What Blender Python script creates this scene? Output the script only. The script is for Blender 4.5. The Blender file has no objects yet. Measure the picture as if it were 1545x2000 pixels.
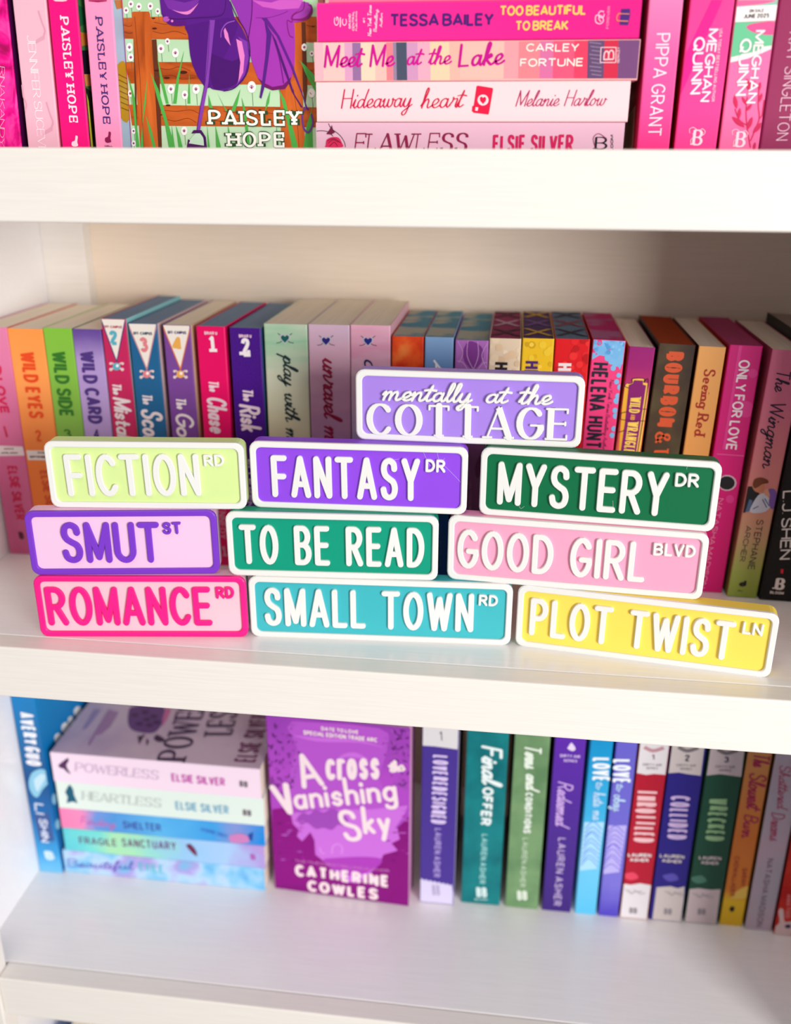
import bpy, math, random
import numpy as np
from mathutils import Vector, Matrix

# ------------------------------------------------------------------ camera, world, lights
W_PX, H_PX = 1545, 2000
FPX = 1824.13                                    # focal length in pixels (from the shelf edges)
CAM = Vector((0.0, -0.5591, 0.3396))
YAW, PITCH, ROLL = -0.1237, 0.3707, 0.0035
def cam_axes():
    cy, sy, cp, sp = math.cos(YAW), math.sin(YAW), math.cos(PITCH), math.sin(PITCH)
    f = Vector((sy*cp, cy*cp, -sp)); r = Vector((cy, -sy, 0)); u = r.cross(f)
    cr, sr = math.cos(ROLL), math.sin(ROLL)
    return cr*r + sr*u, -sr*r + cr*u, f
RT, UP, FW = cam_axes()
sc = bpy.context.scene
COL = sc.collection
cd = bpy.data.cameras.new('camera'); cam = bpy.data.objects.new('camera', cd); COL.objects.link(cam)
cd.sensor_fit = 'VERTICAL'; cd.sensor_height = 24.0; cd.sensor_width = 18.54
cd.lens = FPX/H_PX*24.0
cd.clip_start = 0.01
cam.matrix_world = Matrix(((RT.x, UP.x, -FW.x, CAM.x), (RT.y, UP.y, -FW.y, CAM.y), (RT.z, UP.z, -FW.z, CAM.z), (0, 0, 0, 1)))
cd.dof.use_dof = True; cd.dof.focus_distance = 0.648; cd.dof.aperture_fstop = 2.2
sc.camera = cam

world = bpy.data.worlds.new('room_light'); sc.world = world; world.use_nodes = True
world.node_tree.nodes['Background'].inputs[0].default_value = (0.985, 0.985, 1.0, 1)
world.node_tree.nodes['Background'].inputs[1].default_value = 0.36

def area(name, loc, target, size, size_y, power, color):
    ld = bpy.data.lights.new(name, 'AREA'); ld.shape = 'RECTANGLE'; ld.size = size; ld.size_y = size_y
    ld.energy = power; ld.color = color
    o = bpy.data.objects.new(name, ld); COL.objects.link(o); o.location = loc
    o.rotation_euler = (Vector(target)-Vector(loc)).to_track_quat('-Z', 'Y').to_euler()
    return o
area('window_light', (1.84, -2.3, 0.38), (-0.10, 0.10, -0.05), 1.1, 1.3, 108, (1.0, 0.98, 0.955))
area('ceiling_light', (-0.3, -1.3, 1.9), (0, 0.1, 0.1), 1.2, 1.2, 12, (1.0, 0.9, 0.78))

sc.view_settings.view_transform = 'Standard'; sc.view_settings.look = 'None'
sc.view_settings.exposure = -0.18; sc.view_settings.gamma = 1.0; sc.view_settings.use_curve_mapping = False
sc.cycles.max_bounces = 8; sc.cycles.diffuse_bounces = 5

# ------------------------------------------------------------------ pixel helpers (1545 x 2000 frame)
CROPS = {'p': (0, 0, 1), 't1': (0, 0, 3.8625), 't2': (220, 0, 3.679), 't3': (600, 0, 4.544), 't4': (900, 0, 3.8625), 't5': (1210, 0, 4.612),
 'm1': (0, 630, 4.346), 'm2': (190, 600, 4.544), 'm3': (420, 840, 6.667), 'm4': (850, 860, 6.897), 'm5': (480, 560, 2.971),
 'm6': (740, 590, 2.759), 'm7': (1145, 590, 3.333), 'm8': (1140, 640, 6.4375), 'm9': (1400, 640, 3.7037),
 'b1': (0, 1340, 5.263), 'b2': (90, 1380, 3.511), 'b3': (520, 1400, 4.984), 'b4': (810, 1420, 4.828), 'b5': (1110, 1440, 5.263), 'b6': (1300, 1450, 5.128),
 's1': (30, 840, 3.09), 's2': (430, 840, 2.575), 's3': (860, 860, 2.2555), 's4': (680, 700, 3.153)}
def px(crop, x, y):
    a, b, s = CROPS[crop]; return (a + x/s, b + y/s)
def ray(q):
    return FW + RT*((q[0]-772.5)/FPX) - UP*((q[1]-1000)/FPX)
def hit(axis, val, q):                            # where a pixel's ray meets the world plane axis = val
    d = ray(q); t = (val-CAM[axis])/d[axis]; return CAM + d*t

# ------------------------------------------------------------------ materials
def lin(c): return tuple(((x/255)/12.92 if x/255 <= .04045 else ((x/255+.055)/1.055)**2.4) for x in c)
MATS = {}
GAIN = 1.0
def col(c): return tuple(min(1, max(0, v*GAIN)) for v in lin(c)) + (1,)
def newmat(name, rough, spec=.5):
    m = bpy.data.materials.new(name); m.use_nodes = True
    b = m.node_tree.nodes['Principled BSDF']; b.inputs['Roughness'].default_value = rough
    b.inputs['Specular IOR Level'].default_value = spec
    return m, m.node_tree, b
def mat(c, rough=.42, name='paint', spec=.28):
    k = (c, rough, spec)
    if k not in MATS:
        m, nt, b = newmat('%s_%d_%d_%d' % ((name,)+c), rough, spec)
        b.inputs['Base Color'].default_value = col(c); MATS[k] = m
    return MATS[k]
def ramp(nt, stops, interp='LINEAR'):
    r = nt.nodes.new('ShaderNodeValToRGB'); cr = r.color_ramp; cr.interpolation = interp
    while len(cr.elements) < len(stops): cr.elements.new(.5)
    for e, (p, c) in zip(cr.elements, stops): e.position = p; e.color = col(c)
    return r
def gradmat(stops, axis=2, length=.2, rough=.4, noise=0.0, scale=40, interp='LINEAR', stretch=(1, 1, 1)):
    """printed gradient along a local axis of the thing (0 .. length), its boundary wobbling with noise"""
    k = ('g', tuple(stops), axis, length, rough, noise, scale, interp, stretch)
    if k in MATS: return MATS[k]
    m, nt, b = newmat('colour_gradient', rough, .28); N, L = nt.nodes, nt.links
    tc = N.new('ShaderNodeTexCoord'); sp = N.new('ShaderNodeSeparateXYZ'); L.new(tc.outputs['Object'], sp.inputs[0])
    dv = N.new('ShaderNodeMath'); dv.operation = 'DIVIDE'; dv.inputs[1].default_value = length; L.new(sp.outputs[axis], dv.inputs[0])
    fac = dv.outputs[0]
    if noise:
        mp = N.new('ShaderNodeMapping'); mp.inputs['Scale'].default_value = stretch; L.new(tc.outputs['Object'], mp.inputs[0])
        nz = N.new('ShaderNodeTexNoise'); nz.inputs['Scale'].default_value = scale; nz.inputs['Detail'].default_value = 4; L.new(mp.outputs[0], nz.inputs[0])
        ma = N.new('ShaderNodeMath'); ma.operation = 'MULTIPLY_ADD'; ma.inputs[1].default_value = noise; L.new(nz.outputs[0], ma.inputs[0])
        sb = N.new('ShaderNodeMath'); sb.operation = 'SUBTRACT'; sb.inputs[1].default_value = noise*.5; L.new(fac, ma.inputs[2]); L.new(ma.outputs[0], sb.inputs[0]); fac = sb.outputs[0]
    r = ramp(nt, stops, interp); L.new(fac, r.inputs[0]); L.new(r.outputs[0], b.inputs['Base Color'])
    MATS[k] = m; return m
def blotch(stops, scale=30, rough=.4, stretch=(1, 1, 1), detail=3, kind='noise', dist=0.0):
    """printed watercolour blotches"""
    k = ('b', tuple(stops), scale, rough, stretch, detail, kind, dist)
    if k in MATS: return MATS[k]
    m, nt, b = newmat('printed_blotches', rough, .28); N, L = nt.nodes, nt.links
    tc = N.new('ShaderNodeTexCoord'); mp = N.new('ShaderNodeMapping'); mp.inputs['Scale'].default_value = stretch; L.new(tc.outputs['Object'], mp.inputs[0])
    if kind == 'noise':
        nz = N.new('ShaderNodeTexNoise'); nz.inputs['Scale'].default_value = scale; nz.inputs['Detail'].default_value = detail; nz.inputs['Distortion'].default_value = dist; out = nz.outputs[0]
    else:
        nz = N.new('ShaderNodeTexVoronoi'); nz.inputs['Scale'].default_value = scale; out = nz.outputs['Distance' if kind == 'cell' else 'Color']
    L.new(mp.outputs[0], nz.inputs[0]); r = ramp(nt, stops); L.new(out, r.inputs[0]); L.new(r.outputs[0], b.inputs['Base Color'])
    MATS[k] = m; return m
def pagemat(c, c2=None):
    """trimmed page edges: fine layered lines across the thickness"""
    k = ('pages', c, c2)
    if k in MATS: return MATS[k]
    m, nt, b = newmat('page_edges', .85, .15); N, L = nt.nodes, nt.links
    tc = N.new('ShaderNodeTexCoord'); mp = N.new('ShaderNodeMapping'); mp.inputs['Scale'].default_value = (3500, 12, 12); L.new(tc.outputs['Object'], mp.inputs[0])
    nz = N.new('ShaderNodeTexNoise'); nz.inputs['Scale'].default_value = 1; nz.inputs['Detail'].default_value = 2; L.new(mp.outputs[0], nz.inputs[0])
    d = tuple(int(v*.92) for v in c)
    r = ramp(nt, [(.3, d), (.6, c)]); L.new(nz.outputs[0], r.inputs[0]); cur = r.outputs[0]
    if c2:
        n2 = N.new('ShaderNodeTexNoise'); n2.inputs['Scale'].default_value = 28; L.new(tc.outputs['Object'], n2.inputs[0])
        r2 = ramp(nt, [(.45, (0, 0, 0)), (.55, (255, 255, 255))]); L.new(n2.outputs[0], r2.inputs[0])
        mx = N.new('ShaderNodeMix'); mx.data_type = 'RGBA'; L.new(r2.outputs[0], mx.inputs['Factor']); L.new(cur, mx.inputs['A']); mx.inputs['B'].default_value = col(c2); cur = mx.outputs['Result']
    L.new(cur, b.inputs['Base Color']); MATS[k] = m; return m
def laminate(name, base, rough=.28):
    """white laminate with faint long grain along the board"""
    m, nt, b = newmat(name, rough, .5); N, L = nt.nodes, nt.links
    tc = N.new('ShaderNodeTexCoord'); mp = N.new('ShaderNodeMapping'); mp.inputs['Scale'].default_value = (5, 160, 160); L.new(tc.outputs['Object'], mp.inputs[0])
    nz = N.new('ShaderNodeTexNoise'); nz.inputs['Scale'].default_value = 4; nz.inputs['Detail'].default_value = 5; L.new(mp.outputs[0], nz.inputs[0])
    d = tuple(v-5 for v in base); r = ramp(nt, [(.35, d), (.65, base)]); L.new(nz.outputs[0], r.inputs[0]); L.new(r.outputs[0], b.inputs['Base Color'])
    bp = N.new('ShaderNodeBump'); bp.inputs['Strength'].default_value = .03; bp.inputs['Distance'].default_value = .0006; L.new(nz.outputs[0], bp.inputs['Height']); L.new(bp.outputs[0], b.inputs['Normal'])
    return m
def plastic(c, lines=True):
    """3D printed plastic: fine diagonal print lines"""
    k = ('pl', c, lines)
    if k in MATS: return MATS[k]
    m, nt, b = newmat('printed_plastic_%d_%d_%d' % c, .42, .32); N, L = nt.nodes, nt.links
    b.inputs['Base Color'].default_value = col(c)
    b.inputs['Subsurface Weight'].default_value = 0.0
    if lines:
        tc = N.new('ShaderNodeTexCoord'); mp = N.new('ShaderNodeMapping'); mp.inputs['Rotation'].default_value = (0, math.radians(45), 0); L.new(tc.outputs['Object'], mp.inputs[0])
        w = N.new('ShaderNodeTexWave'); w.inputs['Scale'].default_value = 420; L.new(mp.outputs[0], w.inputs[0])
        bp = N.new('ShaderNodeBump'); bp.inputs['Strength'].default_value = .10; bp.inputs['Distance'].default_value = .0002; L.new(w.outputs[1], bp.inputs['Height']); L.new(bp.outputs[0], b.inputs['Normal'])
    MATS[k] = m; return m

# ------------------------------------------------------------------ mesh helpers
COVERS = {}                                        # prints are sub-parts of their book's cover
JIT = [0]                                          # keeps overlapping printed pieces a hair apart
class MB:
    def __init__(s): s.v = []; s.f = []; s.m = []; s.mats = []
    def mi(s, m):
        if m not in s.mats: s.mats.append(m)
        return s.mats.index(m)
    def add(s, vs, fs, m):
        JIT[0] += 1; k = len(s.v); s.v += [tuple(v) for v in vs]; s.f += [tuple(i+k for i in f) for f in fs]; i = s.mi(m); s.m += [i]*len(fs)
    def build(s, name, parent=None, bevel=0, smooth=False):
        me = bpy.data.meshes.new(name); me.from_pydata(s.v, [], s.f); me.update()
        for m in s.mats: me.materials.append(m)
        me.polygons.foreach_set('material_index', s.m)
        if smooth: me.polygons.foreach_set('use_smooth', [True]*len(s.f))
        o = bpy.data.objects.new(name, me); COL.objects.link(o); o.parent = COVERS.get(parent.name, parent) if parent and name != 'page_block' else parent
        if bevel:
            b = o.modifiers.new('bevel', 'BEVEL'); b.width = bevel; b.segments = 2; b.limit_method = 'ANGLE'; b.angle_limit = math.radians(50)
        return o
    def box(s, a, b, m):
        x0, y0, z0 = a; x1, y1, z1 = b
        s.add([(x0,y0,z0),(x1,y0,z0),(x1,y1,z0),(x0,y1,z0),(x0,y0,z1),(x1,y0,z1),(x1,y1,z1),(x0,y1,z1)],
              [(0,3,2,1),(4,5,6,7),(0,1,5,4),(1,2,6,5),(2,3,7,6),(3,0,4,7)], m)
def fixnormals(o):
    import bmesh
    bm = bmesh.new(); bm.from_mesh(o.data); bmesh.ops.recalc_face_normals(bm, faces=bm.faces); bm.to_mesh(o.data); bm.free()
def empty(name, loc, rot=(0, 0, 0), label=None, cat=None, group=None):
    o = bpy.data.objects.new(name, None); o.empty_display_size = .01; COL.objects.link(o)
    o.rotation_mode = 'XYZ'; o.location = loc; o.rotation_euler = rot
    if label: o['label'] = label
    if cat: o['category'] = cat
    if group: o['group'] = group
    return o

# ------------------------------------------------------------------ stroke alphabet (cap height 100, every glyph is pen strokes)
def arc(cx, cy, rx, ry, a0, a1, n=12):
    return [(cx+rx*math.cos(math.radians(a0+(a1-a0)*i/n)), cy+ry*math.sin(math.radians(a0+(a1-a0)*i/n))) for i in range(n+1)]
def smooth(p, k=4):
    q = [p[0]]+list(p)+[p[-1]]; out = []
    for i in range(1, len(q)-2):
        a, b, c, d = q[i-1:i+3]
        for j in range(k):
            t = j/k
            out.append(tuple(.5*((2*b[n])+(-a[n]+c[n])*t+(2*a[n]-5*b[n]+4*c[n]-d[n])*t*t+(-a[n]+3*b[n]-3*c[n]+d[n])*t**3) for n in (0, 1)))
    out.append(tuple(p[-1])); return out
def ps(s):
    out = []
    for st in s.split('|'):
        sm = st.startswith('~'); v = [float(x) for x in st.strip('~').split()]
        p = list(zip(v[::2], v[1::2])); out.append(smooth(p) if sm else p)
    return out
CAPS = {
 'A': (50, ps('0 0 25 100 50 0|9 30 41 30')),
 'B': (44, [[(0,0),(0,100),(20,100)]+arc(20,76,21,24,90,-90)+[(0,52)], [(0,52),(20,52)]+arc(20,26,24,26,90,-90)+[(0,0)]]),
 'C': (44, [arc(25,50,25,50,40,320,20)]),
 'D': (46, [[(0,0),(0,100),(14,100)]+arc(14,50,32,50,90,-90,16)+[(0,0)]]),
 'E': (37, ps('37 100 0 100 0 0 37 0|0 52 33 52')), 'F': (36, ps('36 100 0 100 0 0|0 50 32 50')),
 'G': (47, [arc(25,50,25,50,40,340,20)+[(48,44),(26,44)]]),
 'H': (44, ps('0 0 0 100|44 0 44 100|0 52 44 52')), 'I': (0, ps('0 0 0 100')),
 'J': (32, [[(32,100),(32,26)]+arc(16,22,16,22,0,-165)]),
 'K': (44, ps('0 0 0 100|42 100 0 42|13 56 44 0')), 'L': (33, ps('0 100 0 0 33 0')),
 'M': (54, ps('0 0 0 100 27 8 54 100 54 0')), 'N': (43, ps('0 0 0 100 43 0 43 100')),
 'O': (50, [arc(25,50,25,50,90,450,28)]),
 'P': (42, [[(0,0),(0,100),(18,100)]+arc(18,73,24,27,90,-90)+[(0,46)]]),
 'Q': (50, [arc(25,50,25,50,90,450,28), [(28,26),(50,-6)]]),
 'R': (44, [[(0,0),(0,100),(18,100)]+arc(18,74,24,26,90,-90)+[(0,48)], [(20,48),(44,0)]]),
 'S': (42, ps('~39 78 36 92 22 100 8 94 3 77 8 61 21 51 35 42 41 25 36 7 21 0 6 6 1 22')),
 'T': (44, ps('0 100 44 100|22 100 22 0')), 'U': (44, [[(0,100),(0,26)]+arc(22,26,22,26,180,360)+[(44,100)]]),
 'V': (46, ps('0 100 23 0 46 100')), 'W': (68, ps('0 100 17 0 34 88 51 0 68 100')),
 'X': (44, ps('0 0 44 100|0 100 44 0')), 'Y': (44, ps('0 100 22 46 44 100|22 46 22 0')), 'Z': (40, ps('0 100 40 100 0 0 40 0')),
 '0': (40, [arc(20,50,20,50,90,450,24)]), '1': (14, ps('0 82 14 100 14 0')), '2': (38, ps('~2 76 8 94 20 100 34 92 36 74 26 52 12 30 2 0|2 0 38 0')),
 '3': (38, ps('~2 82 10 96 22 100 34 90 34 70 18 54|~18 54 36 42 38 22 26 2 12 0 2 18')), '4': (42, ps('32 0 32 100 0 28 42 28')),
 '5': (38, ps('36 100 6 100 4 58|~4 58 20 62 36 48 36 18 20 0 2 14')), '#': (46, ps('12 0 20 100|30 0 38 100|0 34 46 34|2 66 46 66')),
 '&': (54, ps('~54 0 34 22 14 66 16 90 28 98 38 88 34 68 10 42 4 20 16 0 34 6 50 42')), '.': (4, ps('2 0 2 4')), '-': (26, ps('0 48 26 48')), "'": (4, ps('2 100 0 76')),
}
LOW = {  # upright print lower case
 'a': (34, [arc(16,24,16,24,60,360,16), [(33,48),(33,0)]]), 'b': (34, [[(0,100),(0,0)], arc(17,24,17,24,90,450,18)]), 'c': (30, [arc(18,24,18,24,45,315,14)]),
 'd': (34, [[(34,100),(34,0)], arc(17,24,17,24,90,450,18)]), 'e': (34, [[(1,25),(33,25)]+arc(17,25,16,24,0,310,18)]), 'f': (22, ps('~24 94 16 100 9 88 8 60 8 0|0 50 22 50')),
 'g': (34, [arc(17,24,17,24,90,450,18), [(34,48),(34,-14)]+arc(18,-16,16,16,0,-160,8)]), 'h': (32, [[(0,100),(0,0)], [(0,26)]+arc(16,30,16,18,180,0,8)+[(32,0)]]),
 'i': (0, ps('0 0 0 48|0 70 0 74')), 'j': (6, ps('6 48 6 -20 0 -30|6 70 6 74')), 'k': (30, ps('0 0 0 100|28 48 0 20|8 28 30 0')), 'l': (0, ps('0 0 0 100')),
 'm': (54, [[(0,48),(0,0)], [(0,28)]+arc(13.5,32,13.5,16,180,0,8)+[(27,0)], [(27,28)]+arc(40.5,32,13.5,16,180,0,8)+[(54,0)]]),
 'n': (32, [[(0,48),(0,0)], [(0,26)]+arc(16,30,16,18,180,0,8)+[(32,0)]]), 'o': (34, [arc(17,24,17,24,90,450,18)]),
 'r': (20, [[(0,48),(0,0)], [(0,28)]+arc(15,32,15,16,180,60,6)]), 's': (28, ps('~26 38 16 48 4 40 6 28 22 20 26 10 16 0 2 8')),
 't': (22, ps('8 80 8 10 14 0 22 2|0 50 22 50')), 'u': (32, [[(0,48),(0,18)]+arc(16,18,16,18,180,360,8)+[(32,48)], [(32,20),(32,0)]]),
 'w': (46, ps('0 48 11 0 23 44 35 0 46 48')), 'y': (32, ps('0 48 16 2|32 48 10 -32')),
}
CUR = {  # joined brush script
 'a': (44, ps('~34 38 22 46 8 34 5 10 15 0 27 12 35 44|~35 44 32 14 37 1 48 12')), 'b': (40, ps('~0 10 14 50 20 92 14 98 9 70 7 14 16 0 30 12 31 34 22 44 12 34|~28 38 40 34')),
 'c': (34, ps('~32 36 24 46 9 36 5 12 15 0 28 4 38 14')), 'd': (46, ps('~34 38 22 46 8 34 5 10 15 0 27 12 36 44|~46 98 36 44 34 12 38 1 50 12')),
 'e': (34, ps('~0 10 18 18 29 34 22 46 9 36 5 12 15 0 28 4 38 14')), 'f': (30, ps('~0 10 18 50 30 92 22 100 15 70 10 0 4 -38 10 -44 16 -20 12 2 34 12')),
 'g': (44, ps('~34 38 22 46 8 34 5 10 15 0 27 12 35 44|~35 44 30 0 22 -38 10 -44 6 -30 20 -12 48 12')), 'h': (44, ps('~0 10 14 50 22 94 15 98 10 60 5 0|~6 12 16 38 26 45 30 32 28 8 34 0 48 12')),
 'i': (20, ps('~0 12 10 44 6 12 12 0 24 12|16 64 17 68')), 'j': (20, ps('~10 44 2 -30 -10 -42 -12 -30 22 12|16 64 17 68')), 'k': (42, ps('~0 10 14 50 22 94 15 98 10 60 5 0|~7 18 24 46 30 38 10 24|~12 24 26 4 34 0 46 12')),
 'l': (22, ps('~0 10 14 50 22 92 15 98 9 64 7 14 13 0 26 12')), 'm': (64, ps('~0 30 8 45 7 20 4 0|~5 12 15 38 24 45 27 30 24 0|~25 12 35 38 44 45 48 32 46 8 52 0 66 12')),
 'n': (44, ps('~0 30 8 45 7 20 4 0|~5 12 16 38 26 45 30 32 28 8 34 0 48 12')), 'o': (40, ps('~20 46 8 36 5 12 15 0 28 12 30 34 20 46|~26 40 34 34 44 38')),
 'p': (40, ps('~0 12 12 46 8 10 2 -44|~8 12 18 40 30 42 32 18 22 0 10 6|~26 2 42 12')), 'q': (42, ps('~34 38 22 46 8 34 5 10 15 0 27 12 35 44|~35 44 28 -44|~30 -20 46 12')),
 'r': (32, ps('~0 10 12 34 12 50 16 42 30 42 26 10 32 0 38 10')), 's': (30, ps('~0 10 14 30 18 50 22 30 24 10 14 0 2 6|~18 2 34 12')),
 't': (26, ps('~0 10 14 50 20 84 12 50 8 12 14 0 28 12|~-4 58 14 62 34 58')), 'u': (44, ps('~0 12 9 44 5 14 12 0 24 8 34 44|~34 44 31 12 36 0 48 12')),
 'v': (36, ps('~0 30 8 44 8 16 14 0 26 14 30 44 28 40 40 38')), 'w': (54, ps('~0 30 8 44 6 14 12 0 22 10 28 42|~28 42 26 12 34 0 46 14 48 44 46 40 58 38')),
 'x': (38, ps('~2 40 12 42 24 6 40 10|~36 44 4 2')), 'y': (44, ps('~0 12 9 44 5 14 12 0 24 8 34 44|~35 44 30 0 20 -38 8 -44 4 -30 20 -12 46 12')),
 'z': (38, ps('~2 40 20 46 30 38 6 4 20 2 26 -20 14 -40 6 -30 42 12')),
}
def layout(text, style, L, h, pen):
    """[(character, strokes)] fitted into length L: strokes in units (x real, y 0..100); gaps between letters are clear of the pen"""
    face = style.get('face', 'sans'); sl = style.get('slant', 0); g = (style.get('sp', 16)-9)/100*h; spc = style.get('space', 26)/100*h
    items = []; fixed = pen + sl*h; wsum = 0.0
    for ch in text:
        if ch == ' ': items.append(None); continue
        if ch.islower() and face == 'script': w, st = CUR[ch]; join = True
        elif ch.islower(): w, st = LOW.get(ch) or CAPS[ch.upper()]; join = False
        else: w, st = CAPS[ch]; join = False
        items.append((ch, w, st, join))
    def gaps(k):
        t = 0; out = []
        for i, it in enumerate(items):
            if i == 0: out.append(0); continue
            pr = items[i-1]
            if it is None or pr is None: v = (spc+pen+g*k)*.5+g*k*.3
            elif pr[3]: v = 0
            elif face == 'script': v = pen*.9+.02*h
            else: v = pen+g*k
            out.append(v); t += v
        return out, t
    wsum = sum(it[1] for it in items if it) or 1
    for k in (1, .6, .3, 0):
        gp, tot = gaps(k); sx = (L-fixed-tot)/wsum
        if sx > .0032*h or len(text) < 2: break
    sx = max(sx, .0012*h); x = 0; out = []
    for it, v in zip(items, gp):
        x += v
        if it is None: continue
        ch, w, st, _ = it
        out.append((ch, [[(x+p[0]*sx, p[1]) for p in s_] for s_ in st])); x += w*sx
    return out, sx
def seg_dir(a, b):
    d = math.hypot(b[0]-a[0], b[1]-a[1]) or 1e-9; return ((b[0]-a[0])/d, (b[1]-a[1])/d)
def pen_width(d, style, wt, straight=True):
    c = style.get('contrast', 0)
    if not c: return wt
    if style.get('face') == 'script': f = abs(d[0]*.4-d[1]*.92) if d[1]*d[0] < 0 else abs(d[1]*.85-d[0]*.2)
    else:
        f = abs(d[1])**1.3
        if straight and style.get('face') == 'serif' and d[0]*d[1] > 0 and abs(d[0]) > .12 and abs(d[1]) > .5: f = 0.0
    return wt*(1-c) + wt*c*min(1, f)
def clean(path):
    out = [path[0]]
    for p in path[1:]:
        if math.hypot(p[0]-out[-1][0], p[1]-out[-1][1]) > 1e-7: out.append(p)
    return out
def stroke_frames(path, style, wt):
    """split at sharp corners; per run (points, normals, half widths, closed)"""
    path = clean(path)
    if len(path) < 2: path = path+[(path[0][0]+1e-5, path[0][1])]
    closed = math.hypot(path[0][0]-path[-1][0], path[0][1]-path[-1][1]) < 1e-6
    runs, cur, corners = [], [path[0]], []
    for i in range(1, len(path)):
        cur.append(path[i])
        if i < len(path)-1:
            a = seg_dir(path[i-1], path[i]); b = seg_dir(path[i], path[i+1])
            if a[0]*b[0]+a[1]*b[1] < .8: runs.append(cur); corners.append(path[i]); cur = [path[i]]
    runs.append(cur)
    if closed:
        a = seg_dir(path[-2], path[-1]); b = seg_dir(path[0], path[1]); sharp = a[0]*b[0]+a[1]*b[1] < .8
        if sharp: corners.append(path[0]); closed = False; ends = []
        else: ends = []
        if not sharp and len(runs) > 1: runs[0] = runs[-1]+runs[0][1:]; runs.pop(); closed = False
    else: ends = [0, 1]
    res = []
    for r in runs:
        n = len(r); cl = closed and len(runs) == 1; fr = []
        for i in range(n):
            if cl: a = seg_dir(r[(i-1) if i else n-2], r[i]); b = seg_dir(r[i], r[(i+1) if i < n-1 else 1])
            else:
                a = seg_dir(r[max(i-1, 0)], r[i]) if i else seg_dir(r[0], r[1]); b = seg_dir(r[i], r[i+1]) if i < n-1 else a
            d = (a[0]+b[0], a[1]+b[1]); l = math.hypot(*d) or 1; d = (d[0]/l, d[1]/l); k = 1/max(.6, l/2)
            fr.append((r[i], (-d[1], d[0]), pen_width(d, style, wt, n == 2)/2*k, d))
        res.append(fr)
    return res, corners, ends, path
def text_flat(mb, m, place, text, style, sx, sy, wt, ox, oy, quads=None):
    """flat printed lettering: place(a, b) maps 2D surface coordinates to 3D"""
    glyphs, sx = layout(text, style, sx, sy*100 if True else 0, wt); sl = style.get('slant', 0); rnd = style.get('round', style.get('face') == 'script'); face = style.get('face', 'sans')
    for ch, strokes in glyphs:
        S = [[(ox+p[0]+sl*p[1]*sy, oy+p[1]*sy) for p in s] for s in strokes]
        for si, s in enumerate(S):
            runs, corners, ends, pth = stroke_frames(s, style, wt)
            if len(pth) >= 2 and ends and not rnd and face != 'serif':       # square pen ends
                pass
            for fr in runs:
                vs = []; 
                for (p, n, h, d) in fr: vs += [place(p[0]+n[0]*h, p[1]+n[1]*h), place(p[0]-n[0]*h, p[1]-n[1]*h)]
                mb.add(vs, [(2*i, 2*i+1, 2*i+3, 2*i+2) for i in range(len(fr)-1)], m)
            discs = [(c, None) for c in corners]
            if ends and rnd: discs += [(pth[0], 0), (pth[-1], 1)]
            for c, _ in discs:
                if face == 'serif' and not rnd: h = pen_width((1, 0), style, wt)/2
                elif _ is None: h = wt/2
                else:
                    fr = runs[0] if _ == 0 else runs[-1]; h = (fr[0] if _ == 0 else fr[-1])[2]
                k = 8; mb.add([place(c[0]+h*math.cos(6.2832*i/k), c[1]+h*math.sin(6.2832*i/k)) for i in range(k)], [tuple(range(k))], m)
            if face == 'serif' and ends:
                th = max(pen_width((1, 0), style, wt), wt*.28); sw = style.get('serif', 1.1)*wt
                for e in (0, 1):
                    p = pth[0] if e == 0 else pth[-1]; d = seg_dir(pth[1], pth[0]) if e == 0 else seg_dir(pth[-2], pth[-1])
                    hh = oy+100*sy; xh = oy+48*sy
                    if abs(d[1]) > .75 and min(abs(p[1]-oy), abs(p[1]-hh), abs(p[1]-xh)) < 2.5*sy:
                        s_ = -1 if p[1] < oy+20*sy else 1
                        mb.add([place(p[0]-sw, p[1]), place(p[0]+sw, p[1]), place(p[0]+sw, p[1]-s_*th), place(p[0]-sw, p[1]-s_*th)], [(0, 1, 2, 3)], m)
                    elif abs(d[0]) > .9:
                        near = min([math.hypot(p[0]-q[0], p[1]-q[1]) for j, t in enumerate(S) if j != si for q in t]+[9])
                        onstem = any(min(t[0][0], t[-1][0])-1e-4 <= p[0] <= max(t[0][0], t[-1][0])+1e-4 and abs(t[0][0]-t[-1][0]) < 1e-4 for j, t in enumerate(S) if j != si)
                        if near > 3*sx and not onstem:
                            up = sw*.9; s_ = -1 if p[1] > oy+80*sy else (1 if p[1] < oy+20*sy else 0)
                            a, b = (p[1]-up*.5, p[1]+up*.5) if s_ == 0 else ((p[1]-up*1.3, p[1]+th/2) if s_ < 0 else (p[1]-th/2, p[1]+up*1.3))
                            mb.add([place(p[0]-th/2, a), place(p[0]+th/2, a), place(p[0]+th/2, b), place(p[0]-th/2, b)], [(0, 1, 2, 3)], m)
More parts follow.
